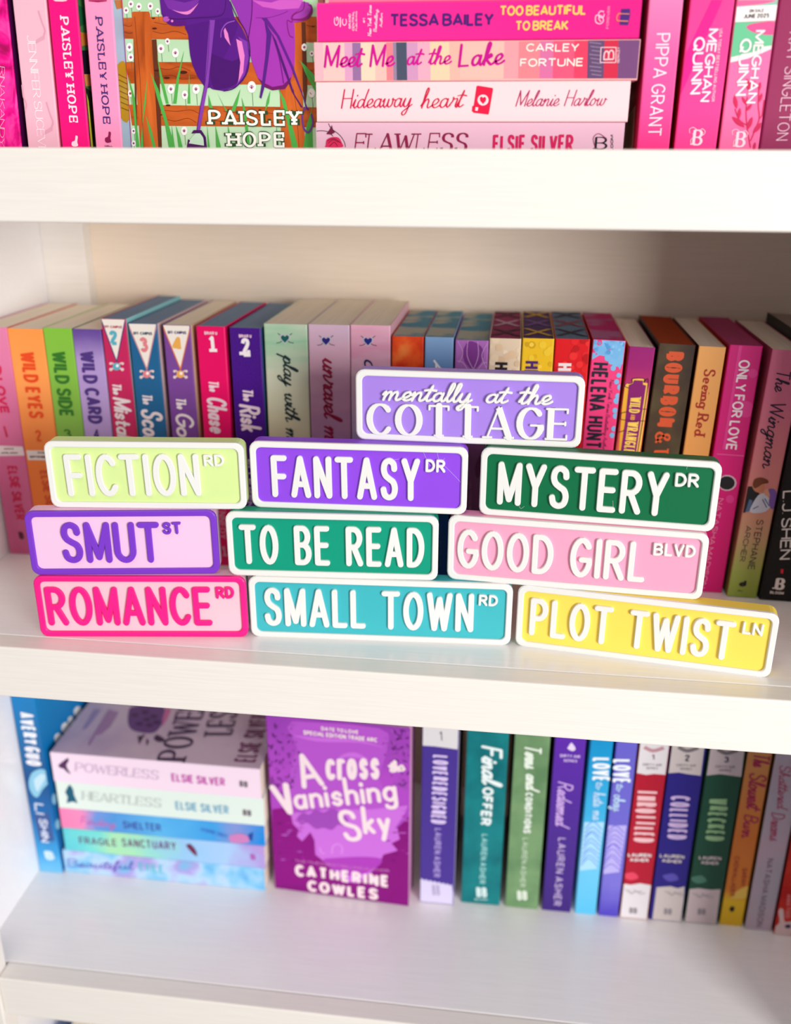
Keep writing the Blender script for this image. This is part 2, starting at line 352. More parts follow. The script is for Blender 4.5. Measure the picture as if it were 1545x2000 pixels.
def letter_solid(mb, m, place, strokes, style, wt, H, ch=.0004):
    """raised moulded letter: the pen profile swept along each stroke with round ends; place(a, b, c), c = height above the panel"""
    for s in strokes:
        runs, corners, ends, pth = stroke_frames(s, style, wt)
        for fr in runs:
            vs = []
            for (p, n, h, d) in fr:
                hc = max(h-ch, h*.3)
                for o, c in ((h, 0), (h, H-ch), (hc, H), (-hc, H), (-h, H-ch), (-h, 0)): vs.append(place(p[0]+n[0]*o, p[1]+n[1]*o, c+(JIT[0] % 40)*2.5e-6))
            mb.add(vs, [(6*i+j, 6*i+j+1, 6*i+j+7, 6*i+j+6) for i in range(len(fr)-1) for j in range(5)], m)
        discs = [(c, wt/2) for c in corners]
        if ends: discs += [(pth[0], runs[0][0][2]), (pth[-1], runs[-1][-1][2])]
        for c, h in discs:
            if style.get('contrast'): h = min(h, pen_width((0, 1), style, wt)/2)
            if corners and c in corners and style.get('contrast'): h = pen_width((1, 0), style, wt)/2
            k = 12; vs = []; hc = max(h-ch, h*.3)
            for r, z in ((h, 0), (h, H-ch), (hc, H)):
                vs += [place(c[0]+r*math.cos(6.2832*i/k), c[1]+r*math.sin(6.2832*i/k), z+(JIT[0] % 40)*2.5e-6) for i in range(k)]
            fs = [(j*k+i, j*k+(i+1) % k, (j+1)*k+(i+1) % k, (j+1)*k+i) for j in range(2) for i in range(k)]+[tuple(range(2*k, 3*k))]
            mb.add(vs, fs, m)

# ------------------------------------------------------------------ printed faces of things
class Face:
    """a flat face of a thing: axis (0,1,2) and value in the thing's own frame; a, b are its two in-plane coordinates"""
    def __init__(s, root, axis, val, out, box, eps=.00012):
        s.root = root; s.axis = axis; s.val = val; s.out = out; s.box = box; s.eps = eps; s.layer = 0
        s.M = Matrix.LocRotScale(root.location, root.rotation_euler, None); s.Mi = s.M.inverted()
        s.ia, s.ib = {1: (0, 2), 2: (0, 1), 0: (1, 2)}[axis]
        s.flip = -1 if axis == 0 and out < 0 else 1
    def uv(s, q):
        o = s.Mi @ CAM; d = s.Mi.to_3x3() @ ray(q); t = (s.val-o[s.axis])/d[s.axis]; h = o+d*t; return (h[s.ia], h[s.ib])
    def place(s, a, b, up=0):
        v = [0, 0, 0]; v[s.ia] = a; v[s.ib] = b; v[s.axis] = s.val+s.out*(s.eps*(s.layer+1)+up+(JIT[0] % 80)*1.2e-6); return tuple(v)
    def clip(s, poly):
        a0, b0, a1, b1 = s.box
        for ax, lim, sg in ((0, a0, 1), (0, a1, -1), (1, b0, 1), (1, b1, -1)):
            out = []
            for i in range(len(poly)):
                p, q = poly[i-1], poly[i]; ip = sg*(p[ax]-lim) >= 0; iq = sg*(q[ax]-lim) >= 0
                if ip != iq:
                    t = (lim-p[ax])/(q[ax]-p[ax]); out.append((p[0]+(q[0]-p[0])*t, p[1]+(q[1]-p[1])*t))
                if iq: out.append(q)
            poly = out
            if not poly: return poly
        return poly
def T(_fc, crop, text, p0, ptop, p1, color, wt=.15, name='lettering', rough=.4, layer=1, label=None, mb=None, **style):
    q0, qt, q1 = [_fc.uv(px(crop, *p)) for p in (p0, ptop, p1)]
    d = Vector((q1[0]-q0[0], q1[1]-q0[1])); L = d.length; d.normalize(); n = Vector((-d.y, d.x))*_fc.flip
    h = abs((Vector(qt)-Vector(q0)).dot(n)); pen = wt*h
    if style.get('face', 'sans') == 'sans': pen = min(pen, L/max(1, len(text))*.40)
    sq = pen if (style.get('face', 'sans') != 'serif') else 0
    sx = L; sy = (h-sq)/100
    if style.get('face') == 'serif': sy = h/100
    own = mb is None
    if own: mb = MB()
    ol = _fc.layer; _fc.layer = layer
    pl = lambda a, b: _fc.place(q0[0]+d.x*a+n.x*b, q0[1]+d.y*a+n.y*b)
    text_flat(mb, mat(color, rough, 'ink'), pl, text, style, sx, sy, pen, pen/2, sq/2)
    _fc.layer = ol
    if own:
        o = mb.build(name, _fc.root)
        if label: o['label'] = label
        return o
def PG(mb, face, crop, pts, color, layer=0, sm=False, material=None):
    v = [float(x) for x in pts.split()] if isinstance(pts, str) else [c for p in pts for c in p]
    p = list(zip(v[::2], v[1::2]))
    if sm: p = smooth(p+[p[0], p[1]], 3)[:-4]
    poly = face.clip([face.uv(px(crop, *q)) for q in p])
    if len(poly) < 3: return
    ol = face.layer; face.layer = layer
    # triangulate so that concave outlines fill correctly
    from mathutils.geometry import tessellate_polygon
    vs = [face.place(*q) for q in poly]; tr = tessellate_polygon([[Vector((q[0], q[1], 0)) for q in poly]])
    mb.add(vs, [tuple(t) for t in tr], material or mat(color)); face.layer = ol
def LN(mb, face, crop, pts, color, w, layer=1, sm=True):
    v = [float(x) for x in pts.split()]; p = [px(crop, a, b) for a, b in zip(v[::2], v[1::2])]
    if sm and len(p) > 2: p = smooth(p, 4)
    q = [face.uv(a) for a in p]; a0, b0, a1, b1 = face.box
    q = [(min(max(a, a0), a1), min(max(b, b0), b1)) for a, b in q]
    ol = face.layer; face.layer = layer
    runs, corners, ends, pth = stroke_frames(q, {}, w)
    for fr in runs:
        vs = []
        for (c, n, h, d) in fr: vs += [face.place(c[0]+n[0]*h, c[1]+n[1]*h), face.place(c[0]-n[0]*h, c[1]-n[1]*h)]
        mb.add(vs, [(2*i, 2*i+1, 2*i+3, 2*i+2) for i in range(len(fr)-1)], mat(color))
    face.layer = ol
def DISC(mb, face, crop, x, y, r, color, layer=1, ry=None, k=14):
    PG(mb, face, crop, [(x+r*math.cos(6.2832*i/k), y+(ry or r)*math.sin(6.2832*i/k)) for i in range(k)], color, layer)

# ------------------------------------------------------------------ paperbacks
def book_mesh(root, w, d, h, spine, left, right, pages, orient='upright', page_label=None, rc=.0009):
    """cover (spine + two boards) and page block; upright: x thickness, y depth, z height. flat: lying on its side. faceout: cover towards the viewer"""
    mp = {'upright': lambda a, b, c: (a, b, c), 'flat': lambda a, b, c: (c, b, a), 'faceout': lambda a, b, c: (b, a, c)}[orient]
    t = .0004; mb = MB()
    outer = [(0, d), (0, rc), (rc*.3, rc*.3), (rc, 0), (w-rc, 0), (w-rc*.3, rc*.3), (w, rc), (w, d)]
    inner = [(t, d), (t, rc+t), (t+rc*.3, t+rc*.3), (rc+t, t), (w-rc-t, t), (w-rc*.3-t, rc*.3+t), (w-t, rc+t), (w-t, d)]
    ms = [left, spine, spine, spine, spine, spine, right]
    for i in range(7):
        o0, o1, i0, i1 = outer[i], outer[i+1], inner[i], inner[i+1]
        vs = [mp(*o0, 0), mp(*o1, 0), mp(*i1, 0), mp(*i0, 0), mp(*o0, h), mp(*o1, h), mp(*i1, h), mp(*i0, h)]
        fs = [(0, 1, 5, 4), (3, 2, 6, 7), (0, 1, 2, 3), (4, 5, 6, 7)]
        if i == 0: fs.append((0, 3, 7, 4))
        if i == 6: fs.append((1, 2, 6, 5))
        mb.add(vs, fs, ms[i])
    c = mb.build('cover', root); fixnormals(c); COVERS[root.name] = c
    pb = MB(); e = .0003; a = (t+.0002, t+.0006, e); b = (w-t-.0002, d-.0012, h-e)
    vs = [mp(x, y, z) for z in (a[2], b[2]) for x, y in ((a[0], a[1]), (b[0], a[1]), (b[0], b[1]), (a[0], b[1]))]
    pb.add(vs, [(0, 3, 2, 1), (4, 5, 6, 7), (0, 1, 5, 4), (1, 2, 6, 5), (2, 3, 7, 6), (3, 0, 4, 7)], pages)
    p = pb.build('page_block', root); fixnormals(p)
    if page_label: p['label'] = page_label
CREAM = pagemat((250, 236, 214))
def upright(label, yb, z0, tl, tr, low=None, lean=0.0, spine=None, left=None, right=None, pages=None, h=None, d=.13, group=None, x0=None, w=None, page_label=None):
    """an upright book whose spine stands in the plane y = yb; tl, tr = spine's top corners (px) or, when h is given, points on its two long edges"""
    A = hit(1, yb, tl); B = hit(1, yb, tr) if tr else None
    lr = math.radians(lean)
    zz = (A.z if h is None else z0+h)
    hh = (zz-z0)/math.cos(lr) - .0003
    ww = w or (B.x-A.x)*math.cos(lr)
    bx = A.x-(A.z-z0)*math.tan(lr)
    if lean > 0: zadd = math.sin(lr)*ww
    else: zadd = 0
    root = empty('paperback_book', (bx, yb, z0+.0002+zadd), (0, lr, 0), label, 'book', group)
    sp = spine if not isinstance(spine, tuple) else mat(spine)
    lf = sp if left is None else (mat(left) if isinstance(left, tuple) else left)
    rg = sp if right is None else (mat(right) if isinstance(right, tuple) else right)
    book_mesh(root, ww, d, hh-zadd, sp, lf, rg, pages or CREAM, page_label=page_label)
    f = Face(root, 1, 0.0, -1, (.0006, .0005, ww-.0006, hh-zadd-.0003))
    f.w, f.h = ww, hh-zadd
    f.left = Face(root, 0, 0.0, -1, (0, 0, d, f.h)); f.right = Face(root, 0, ww, 1, (.001, .0003, d, f.h-.0003))
    f.top = Face(root, 2, f.h, 1, (.0006, .001, ww-.0006, d-.0015))
    return f

# ================================================================== THE BOOKCASE
T_SH = .0424; SEAM = .0185; XL, XR = -.4405, .2925; SL, SR = -.4145, .2665; YB = .312
Z_TOP, Z_MID, Z_LOW = .3398, 0.0, -.3296
white = laminate('white_laminate', (248, 245, 245), .2); white2 = laminate('white_painted_strip', (242, 236, 229), .3); back_m = laminate('back_panel_paint', (246, 228, 208), .5)
case = empty('bookcase', ((XL+XR)/2, 0, -.80), label='white wooden bookcase with thick shelves that holds all the books and signs', cat='bookcase')
cx = (XL+XR)/2
def part(name, a, b, m, bevel=.0008, label=None):
    mb = MB(); mb.box((a[0]-cx, a[1], a[2]+.80), (b[0]-cx, b[1], b[2]+.80), m); o = mb.build(name, case, bevel)
    if label: o['label'] = label
    return o
for z, dz in ((Z_TOP, .0085), (Z_MID, .0), (Z_LOW, .0)):
    part('shelf', (XL, SEAM, z-T_SH+.002), (XR, YB, z-dz), white)
    part('front_strip', (SL, 0, z-T_SH), (SR, SEAM-.0004, z), white2, .0012)
part('side_panel', (XL-.018, 0, -.80), (XL, YB, .80), white)
part('side_panel', (XR, 0, -.80), (XR+.018, YB, .80), white)
part('front_stile', (XL-.03, -.002, -.80), (SL-.0004, SEAM-.003, .80), white2, .0012)
part('front_stile', (SR+.0004, -.002, -.80), (XR+.03, SEAM-.003, .80), white2, .0012)
part('back_panel', (XL-.018, YB, -.80), (XR+.018, YB+.006, .80), back_m)
for z0, z1 in ((Z_MID, Z_TOP-T_SH+.002),):
    part('corner_batten', (XL, YB-.016, z0), (-.3985, YB-.0002, z1), white2)
part('base_board', (XL, 0, -.80), (XR, YB, -.74), white)
part('top_board', (XL, 0, .74), (XR, YB, .80), white)

# ================================================================== MIDDLE ROW OF BOOKS
YM = .16; ZM = Z_MID
G = 'upright paperbacks on the middle shelf'
STEEL = pagemat((126, 148, 174)); TEAL = pagemat((88, 146, 168), (176, 176, 160))
# pink
f = upright('pink paperback at the far left end of the middle shelf', YM, ZM, px('m1', 58, 42), None, spine=gradmat([(0, (206, 96, 140)), (.5, (212, 104, 148)), (1, (228, 130, 172))], length=.203), right=(190, 80, 120), w=.0285, group=G)  # darker pink low on the spine is partly the signs' shade, mixed into the colour
f.root.location.x = hit(1, YM, px('m1', 58, 42)).x-.0288
f = Face(f.root, 1, 0.0, -1, (.0006, .0005, f.w-.0006, f.h))
T(f, 'm1', 'WILD LOVE', (-110, 160), (-30, 160), (8, 775), (208, 22, 80), wt=.24, name='title_lettering', sp=13)
mb = MB(); PG(mb, f, 'm1', '-30 1043 193 1052 210 1128 -10 1133', (232, 214, 214), 0); PG(mb, f, 'm1', '28 880 42 878 70 968 54 974', (190, 24, 66), 1)
mb.build('sale_label', f.root)
T(f, 'm1', 'ON SALE', (38, 1078), (36, 1064), (120, 1076), (110, 70, 80), wt=.25, name='sale_date', layer=2)
T(f, 'm1', 'APRIL 2024', (12, 1114), (10, 1100), (155, 1112), (60, 30, 40), wt=.25, name='sale_date', layer=2)
T(f, 'm1', 'ELSIE SILVER', (60, 1215), (142, 1205), (138, 1672), (204, 22, 76), wt=.2, name='author_lettering', sp=13)
T(f, 'm1', 'B', (168, 1838), (166, 1776), (208, 1838), (80, 20, 44), wt=.3, name='publisher_mark', layer=1)
# orange
f = upright('orange paperback with a darker orange title, beside the pink one at the left end', YM, ZM, (13.2, 641), (82, 641), spine=gradmat([(0, (236, 112, 34)), (.45, (244, 128, 50)), (.75, (255, 160, 84)), (1, (255, 154, 72))], length=.203, noise=.15, scale=20), group=G)
T(f, 'm1', 'WILD EYES', (168, 246), (296, 236), (250, 812), (232, 74, 22), wt=.22, name='title_lettering', sp=13); f0 = f
T(f, 'm1', '2', (310, 1010), (306, 912), (362, 1010), (226, 80, 24), wt=.17, name='volume_number')
mb = MB(); PG(mb, f, 'm1', '224 1084 520 1088 540 1172 240 1166', (238, 226, 218), 0); mb.build('sale_label', f.root)
T(f, 'm1', 'ON SALE', (320, 1110), (318, 1096), (420, 1112), (60, 40, 40), wt=.25, name='sale_date', layer=2)
T(f, 'm1', 'SEPTEMBER 2024', (254, 1146), (250, 1130), (480, 1150), (50, 30, 30), wt=.25, name='sale_date', layer=2)
T(f, 'm1', 'ELSIE SILVER', (336, 1255), (410, 1245), (420, 1700), (214, 74, 28), wt=.19, name='author_lettering', sp=13)
# green
f = upright('lime green paperback with dark green lettering on the middle shelf', YM, ZM, (83, 640), (139, 640), spine=gradmat([(0, (118, 164, 66)), (.6, (132, 184, 74)), (1, (132, 196, 62))], length=.203), group=G)
T(f, 'm1', 'WILD SIDE', (438, 242), (562, 234), (508, 798), (48, 116, 36), wt=.22, name='title_lettering', sp=13)
T(f, 'm1', '3', (548, 985), (552, 905), (610, 985), (48, 116, 36), wt=.17, name='volume_number')
# lavender
f = upright('lavender paperback with a deep purple top and title on the middle shelf', YM, ZM, (140, 642), (196.5, 642.6), spine=gradmat([(0, (170, 138, 196)), (.7, (186, 158, 214)), (.88, (176, 150, 208)), (.97, (112, 84, 164)), (1, (98, 68, 150))], length=.203, noise=.05, scale=30), group=G)
T(f, 'm1', 'WILD CARD', (676, 240), (802, 232), (752, 858), (78, 52, 128), wt=.22, name='title_lettering', sp=13)
T(f, 'm1', '4', (800, 985), (806, 905), (850, 985), (78, 52, 128), wt=.17, name='volume_number')
# sporty pennant books
def pennant(lab, tl, tr, base, line, num, numcol, tag, title, crop, tri, texts, pages, right=None, pl=None):
    f = upright(lab, YM, ZM, tl, tr, spine=base, pages=pages, right=right, group=G, page_label=pl)
    mb = MB(); a, b, c = tri
    PG(mb, f, crop, [(a[0]-3, a[1]), (b[0]+4, b[1]), (c[0]+2, c[1]+6)], line, 0)
    PG(mb, f, crop, [(a[0]+8, a[1]), (b[0]-6, b[1]), (c[0], c[1]-26)], (240, 232, 222), 1)
    mb.build('pennant_print', f.root)
    T(f, crop, 'OFF-CAMPUS', *texts[0], numcol if tag is None else tag, wt=.24, name='series_lettering', layer=2)
    T(f, crop, num, *texts[1], numcol, wt=.3, name='volume_number', layer=2)
    mx, my = c[0], c[1]+34; mb = MB()
    for dx, dy, r, rc_, lay in ((-52, -26, 12, (232, 208, 206), 1), (54, -26, 12, (232, 208, 206), 1), (-50, 26, 14, (232, 208, 206), 1), (52, 26, 14, (232, 208, 206), 1), (0, 0, 34, numcol, 2), (8, -8, 14, (246, 240, 236), 3)):
        DISC(mb, f, crop, mx+dx, my+dy, r, rc_, lay)
    PG(mb, f, crop, [(mx-52, my-34), (mx-40, my-38), (mx+54, my+22), (mx+48, my+36)], (232, 208, 206), 1); PG(mb, f, crop, [(mx+52, my-34), (mx+40, my-38), (mx-52, my+22), (mx-46, my+36)], (232, 208, 206), 1)
    mb.build('mascot_print', f.root)
    T(f, crop, 'The', *texts[2], (240, 226, 230), wt=.17, name='title_lettering', round=True, slant=.12, sp=12)
    T(f, crop, title, *texts[3], (240, 226, 230), wt=.14, name='title_lettering', round=True, slant=.18, sp=11)
    return f
f = pennant('raspberry paperback whose white pennant carries a turquoise number 2', (196.5, 622), (245, 622.5), mat((198, 36, 92)), (60, 60, 120), '2', (88, 176, 196), (176, 40, 80), 'Mistake', 'm2',
        ((28, 100), (252, 100), (172, 492)), [((60, 184), (56, 160), (222, 188)), ((116, 336), (110, 206), (190, 336)), ((132, 674), (212, 664), (142, 782)), ((136, 795), (292, 785), (194, 1290))], STEEL, right=(140, 200, 205), pl='page block with slate blue edges')
f = pennant('blue paperback whose white pennant carries a pink number 3', (250, 631), (306, 632), mat((30, 98, 146)), (206, 140, 150), '3', (226, 130, 138), (48, 70, 96), 'Score', 'm2',
        ((270, 146), (528, 150), (440, 560)), [((322, 244), (318, 216), (490, 248)), ((384, 398), (376, 266), (458, 398)), ((396, 772), (486, 762), (408, 870)), ((384, 895), (576, 885), (420, 1300))], STEEL, right=(226, 192, 190), pl='page block with slate blue edges')
f = pennant('violet paperback whose white pennant carries an orange number 4', (317.5, 634), (371, 635), mat((122, 70, 152)), (226, 120, 60), '4', (236, 172, 84), (72, 60, 110), 'Goal', 'm2',
        ((575, 155), (830, 160), (738, 560)), [((626, 236), (620, 208), (792, 240)), ((672, 390), (664, 262), (762, 390)), ((696, 804), (786, 794), (706, 912)), ((690, 930), (854, 920), (716, 1290))], CREAM, right=(214, 188, 156))
for lab, tl, tr, base, n, tx, crop in (
  ('hot pink paperback with a white number 1 near its top', (382.5, 636.5), (439, 638), mat((232, 0, 98)), '1', [((952, 244), (950, 214), (1066, 246)), ((996, 396), (990, 268), (1046, 396)), ((986, 652), (1076, 642), (996, 758)), ((968, 790), (1144, 780), (1002, 1140))], 'm2'),
  ('deep purple glittery paperback with a white number 2 near its top', (447.5, 639.5), (509, 640), blotch([(.3, (58, 8, 116)), (.7, (80, 20, 146))], 900, .35), '2', [((1258, 270), (1256, 240), (1370, 272)), ((1282, 424), (1278, 288), (1362, 424)), ((1288, 725), (1382, 715), (1296, 842)), ((1256, 858), (1440, 848), (1282, 1124))], 'm2')):
    f = upright(lab, YM, ZM, tl, tr, spine=base, pages=STEEL, group=G, right=(60, 110, 150) if n == '2' else None, page_label='page block with slate blue edges')
    T(f, crop, 'BRIAR U', *tx[0], (240, 200, 216), wt=.3, name='series_lettering')
    T(f, crop, n, *tx[1], (244, 232, 236), wt=.24, name='volume_number', face='serif', contrast=.1, serif=1.15)
    T(f, crop, 'The', *tx[2], (240, 214, 226), wt=.17, name='title_lettering', round=True, slant=.12, sp=12)
    T(f, crop, 'Chase' if n == '1' else 'Risk', *tx[3], (240, 214, 226), wt=.14, name='title_lettering', round=True, slant=.18, sp=11)
    if n == '2': T(f, 'm3', 'ELLE KENNEDY', (388, 380), (462, 380), (432, 1400), (224, 200, 236), wt=.16, name='author_lettering', sp=24)
    else:
        T(f, 'm3', 'ELLE KENNEDY', (30, 620), (128, 620), (56, 1410), (236, 150, 180), wt=.15, name='author_lettering', sp=24)
        T(f, 'm3', '1', (96, 1640), (92, 1520), (146, 1640), (230, 150, 176), wt=.2, name='volume_number', face='serif')
# windy city pastel trio
for lab, tl, tr, st, hc, title, tp, tcol, right in (
  ('pale green and cream watercolour paperback with a dark script title', (514.7, 631.7), (599.5, 633), [(0, (120, 132, 60)), (.3, (150, 160, 70)), (.5, (178, 184, 110)), (.56, (214, 204, 168)), (.8, (206, 210, 186)), (.93, (150, 196, 160)), (1, (186, 206, 180))], (16, 92, 88), 'play with me', [(212, 392), (304, 388), (236, 950)], (24, 48, 52), None),
  ('mauve pink watercolour paperback with a crimson script title', (601.5, 633), (682.5, 634), [(0, (90, 84, 140)), (.4, (120, 104, 150)), (.55, (176, 130, 170)), (.7, (204, 150, 180)), (.85, (224, 176, 196)), (1, (206, 176, 198))], (44, 32, 120), 'unravel me', [(442, 408), (556, 402), (456, 960)], (150, 16, 58), None),
  ('pink and lilac watercolour paperback with a navy script title, half hidden by the top sign', (684, 634), (762.5, 634.7), [(0, (70, 90, 160)), (.45, (90, 110, 170)), (.62, (196, 170, 200)), (.8, (226, 186, 202)), (.9, (218, 150, 178)), (1, (226, 170, 190))], (40, 36, 130), 'caught up', [(684, 410), (792, 405), (700, 1000)], (34, 34, 92), (222, 170, 186))):
    f = upright(lab, YM, ZM, tl, tr, spine=gradmat(st, length=.212, noise=.22, scale=38, stretch=(.5, 1, 2.2)), pages=CREAM, right=right, group=G)
    T(f, 'm5', title, *tp, tcol, wt=.12, name='title_lettering', face='script', slant=.25, contrast=.35, space=30)
    c = (px('m5', *{'play with me': (228, 300), 'unravel me': (466, 313), 'caught up': (710, 315)}[title])); mb = MB()
    X_, Y_ = c
    for sgn in (-1, 1): LN(mb, f, 'p', '%f %f %f %f %f %f' % (X_-sgn*14, Y_-10, X_+sgn*10, Y_+8, X_+sgn*17, Y_+9), (30, 30, 60), .0005, 0, False)
    for k_, lay, cc in ((1.3, 1, (198, 196, 206)), (1.0, 2, hc)):
        PG(mb, f, 'p', [(X_+k_*8*a, Y_+k_*8*b) for a, b in ((0, 1.05), (-.9, .1), (-1, -.5), (-.5, -.85), (0, -.45), (.5, -.85), (1, -.5), (.9, .1))], cc, lay)
    mb.build('heart_emblem', f.root)
# small watercolour books behind the top sign
f = upright('fiery orange and red paperback behind the top left corner of the lavender sign', YM, ZM, (765.4, 656), (827.7, 657), spine=blotch([(.3, (120, 20, 20)), (.45, (206, 50, 16)), (.6, (232, 84, 30)), (.75, (240, 130, 60))], 45), pages=TEAL, group=G, page_label='page block with blue and cream painted edges')
T(f, 'm5', 'SHATTER', (908, 466), (960, 464), (908, 1000), (240, 226, 216), wt=.2, name='title_lettering')
f = upright('slate blue paperback with a white letter A showing above the lavender sign', YM, ZM, (830, 657.6), (886, 658.6), spine=gradmat([(0, (0, 70, 140)), (.6, (10, 90, 150)), (.82, (96, 140, 196)), (1, (130, 166, 206))], length=.204, noise=.06, scale=30), pages=TEAL, group=G, page_label='page block with blue and cream painted edges')
T(f, 'm5', 'ASHES', (1085, 420), (1146, 420), (1085, 1000), (234, 236, 240), wt=.2, name='title_lettering')
T(f, 'm4', 'USA TODAY BESTSELLING', (50, 1000), (78, 1000), (50, 1700), (60, 110, 160), wt=.15, name='author_lettering', sp=30)
f = upright('violet flower petal paperback behind the middle of the lavender sign', YM, ZM, (889.6, 663.7), (954.6, 663.7), spine=gradmat([(0, (110, 70, 100)), (.55, (120, 76, 120)), (.8, (156, 96, 170)), (1, (178, 110, 190))], length=.203, noise=.1, scale=30), pages=TEAL, group=G, page_label='page block with blue painted edges')
mb = MB()
for p in ('1265 360 1290 320 1330 322 1375 360 1372 430 1320 480 1268 430', ): PG(mb, f, 'm5', p, (126, 56, 140), 0, True)
for p in ('1230 316 1260 380 1238 440', '1290 310 1285 400 1320 478', '1345 310 1350 400 1322 478', '1400 330 1370 400 1395 470', '1225 430 1260 440 1290 484', '1400 440 1375 444 1345 484'): LN(mb, f, 'm5', p, (206, 160, 216), .0005, 1)
mb.build('petal_print', f.root); mb = MB()
PG(mb, f, 'm4', '605 200 560 290 540 360 548 480 590 500 640 300', (96, 50, 90), 1, True)
mb.build('leaf_print', f.root)
T(f, 'm4', 'USA TODAY BESTSELLING AUTHOR', (462, 540), (492, 540), (444, 1500), (160, 116, 150), wt=.15, name='author_lettering', sp=30)
# confetti dot books
def xmarks(f, cols, m2):
    mb = MB(); w = f.w
    for k in range(3):
        y0 = .012+k*.042
        for (a, b), (c, d_) in (((.1, 0), (.9, 1)), ((.9, 0), (.1, 1))):
            p0 = (a*w, y0+b*.030); p1 = (c*w, y0+d_*.030); n = .0022
            f.top.layer = 0; mb.add([f.top.place(p0[0]-n, p0[1]), f.top.place(p0[0]+n, p0[1]), f.top.place(p1[0]+n, p1[1]), f.top.place(p1[0]-n, p1[1])], [(0, 1, 2, 3)], mat(cols[k % len(cols)], .8))
    mb.build('edge_pattern', f.root)
def dotty(lab, tl, tr, base, dots, tcol, pages, xs, seed, tp):
    f = upright(lab, YM, ZM, tl, tr, spine=base, pages=pagemat(pages), group=G, page_label='page block with a printed pattern on its edges')
    rnd = random.Random(seed); mb = MB()
    for i in range(70):
        a = rnd.uniform(0, f.w); b = f.h*rnd.uniform(.42, 1.0); r = rnd.uniform(.0015, .0034)
        poly = f.clip([(a+r*math.cos(6.2832*k/10), b+r*math.sin(6.2832*k/10)) for k in range(10)])
        if len(poly) > 2: f.layer = i/70.0*.9; mb.add([f.place(*q) for q in poly], [tuple(range(len(poly)))], mat(rnd.choice(dots)))
    f.layer = 0; mb.build('confetti_print', f.root)
    T(f, 'm6', 'HELENA HUNTING', *tp, tcol, wt=.19, name='author_lettering', layer=2, sp=17)
    xmarks(f, xs, None); return f
dotty('cream confetti paperback with black letter H, fourth from the right above the lavender sign', (956.4, 660), (1018.5, 660), mat((228, 206, 176)), [(236, 214, 180), (220, 190, 154), (240, 222, 196), (226, 196, 160)], (38, 34, 40), (150, 52, 92), [(70, 24, 44), (190, 150, 170)], 1, [(620, 322), (702, 322), (593, 900)])
dotty('yellow confetti paperback with purple letters above the lavender sign', (1021, 660), (1083, 660.7), mat((236, 190, 30)), [(240, 200, 50), (224, 174, 20), (246, 206, 70), (206, 160, 20)], (76, 30, 108), (84, 54, 100), [(206, 160, 50), (120, 80, 140)], 2, [(785, 316), (866, 316), (757, 900)])
dotty('scarlet confetti paperback with white letters behind the right end of the lavender sign', (1085, 661), (1153, 661.4), mat((222, 16, 26)), [(230, 30, 36), (200, 8, 18), (240, 44, 44), (190, 10, 20)], (240, 226, 226), (104, 124, 146), [(50, 44, 60), (150, 60, 70)], 3, [(960, 328), (1046, 328), (928, 900)])
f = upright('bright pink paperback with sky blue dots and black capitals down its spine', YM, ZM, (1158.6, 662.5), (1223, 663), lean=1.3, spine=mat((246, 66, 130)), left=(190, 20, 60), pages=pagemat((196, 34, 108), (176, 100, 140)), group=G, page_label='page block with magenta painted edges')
rnd = random.Random(7); mb = MB()
PG(mb, f, 'm8', '105 140 540 140 520 330 455 530 440 500 350 420 300 410 270 360 200 345 105 400', (120, 186, 236), 0)
for x, y, r in ((195, 185, 40), (130, 290, 28), (325, 298, 34), (160, 330, 12)): DISC(mb, f, 'm8', x, y, r, (240, 62, 128), 1)
for i in range(34):
    DISC(mb, f, 'm8', rnd.uniform(130, 530), rnd.uniform(150, 330), rnd.uniform(14, 30), rnd.choice([(128, 192, 240), (104, 170, 226), (142, 202, 244), (84, 160, 222)]), 1.2+i*.01)
for x, y, r in ((370, 508, 34), (440, 598, 30), (414, 680, 32), (460, 748, 40), (430, 860, 36), (410, 920, 38), (395, 1040, 34), (400, 1110, 36), (380, 1270, 34), (358, 1352, 34), (350, 420, 44), (300, 380, 40), (400, 440, 50), (470, 400, 60)): DISC(mb, f, 'm8', x, y, r, (128, 190, 236), 1)
mb.build('dot_print', f.root)
T(f, 'm8', 'HELENA HUNTING', (118, 436), (322, 440), (-2, 1760), (30, 34, 52), wt=.155, name='author_lettering', layer=3, sp=17)
T(f, 'm8', 'New York Times Bestselling Author', (335, 650), (382, 655), (232, 1560), (60, 20, 50), wt=.07, name='tagline_lettering', face='script', slant=.2, layer=3)
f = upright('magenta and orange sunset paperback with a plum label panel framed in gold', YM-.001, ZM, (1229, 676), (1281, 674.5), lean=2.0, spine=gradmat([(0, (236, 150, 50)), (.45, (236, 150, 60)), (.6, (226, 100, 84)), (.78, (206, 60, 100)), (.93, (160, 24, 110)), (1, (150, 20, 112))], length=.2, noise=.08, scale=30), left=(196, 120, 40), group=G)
mb = MB()
PG(mb, f, 'm8', '505 740 480 1560 700 1570 790 1160 815 700 760 690 760 640 620 635 610 690 550 700', (246, 196, 84), 0)
PG(mb, f, 'm8', '500 760 440 1560 500 1560 560 760', (240, 176, 50), .3)
PG(mb, f, 'm8', '568 720 620 700 632 660 745 664 745 715 785 725 660 1560 465 1560 520 1180', (134, 20, 106), 1)
for p in ('556 700 612 692 618 640 760 640 756 690 812 700 680 1560', '500 700 530 745 580 756', '560 1055 480 1070 440 1100 460 1150 640 1168 790 1172', '420 1310 470 1305 520 1285', '740 1022 805 1024'): LN(mb, f, 'm8', p, (90, 20, 50), .0006, 2)
mb.build('panel_print', f.root)
T(f, 'm8', 'WILD', (594, 870), (722, 868), (570, 1068), (248, 206, 90), wt=.15, name='title_lettering', layer=3, face='serif', contrast=.5)
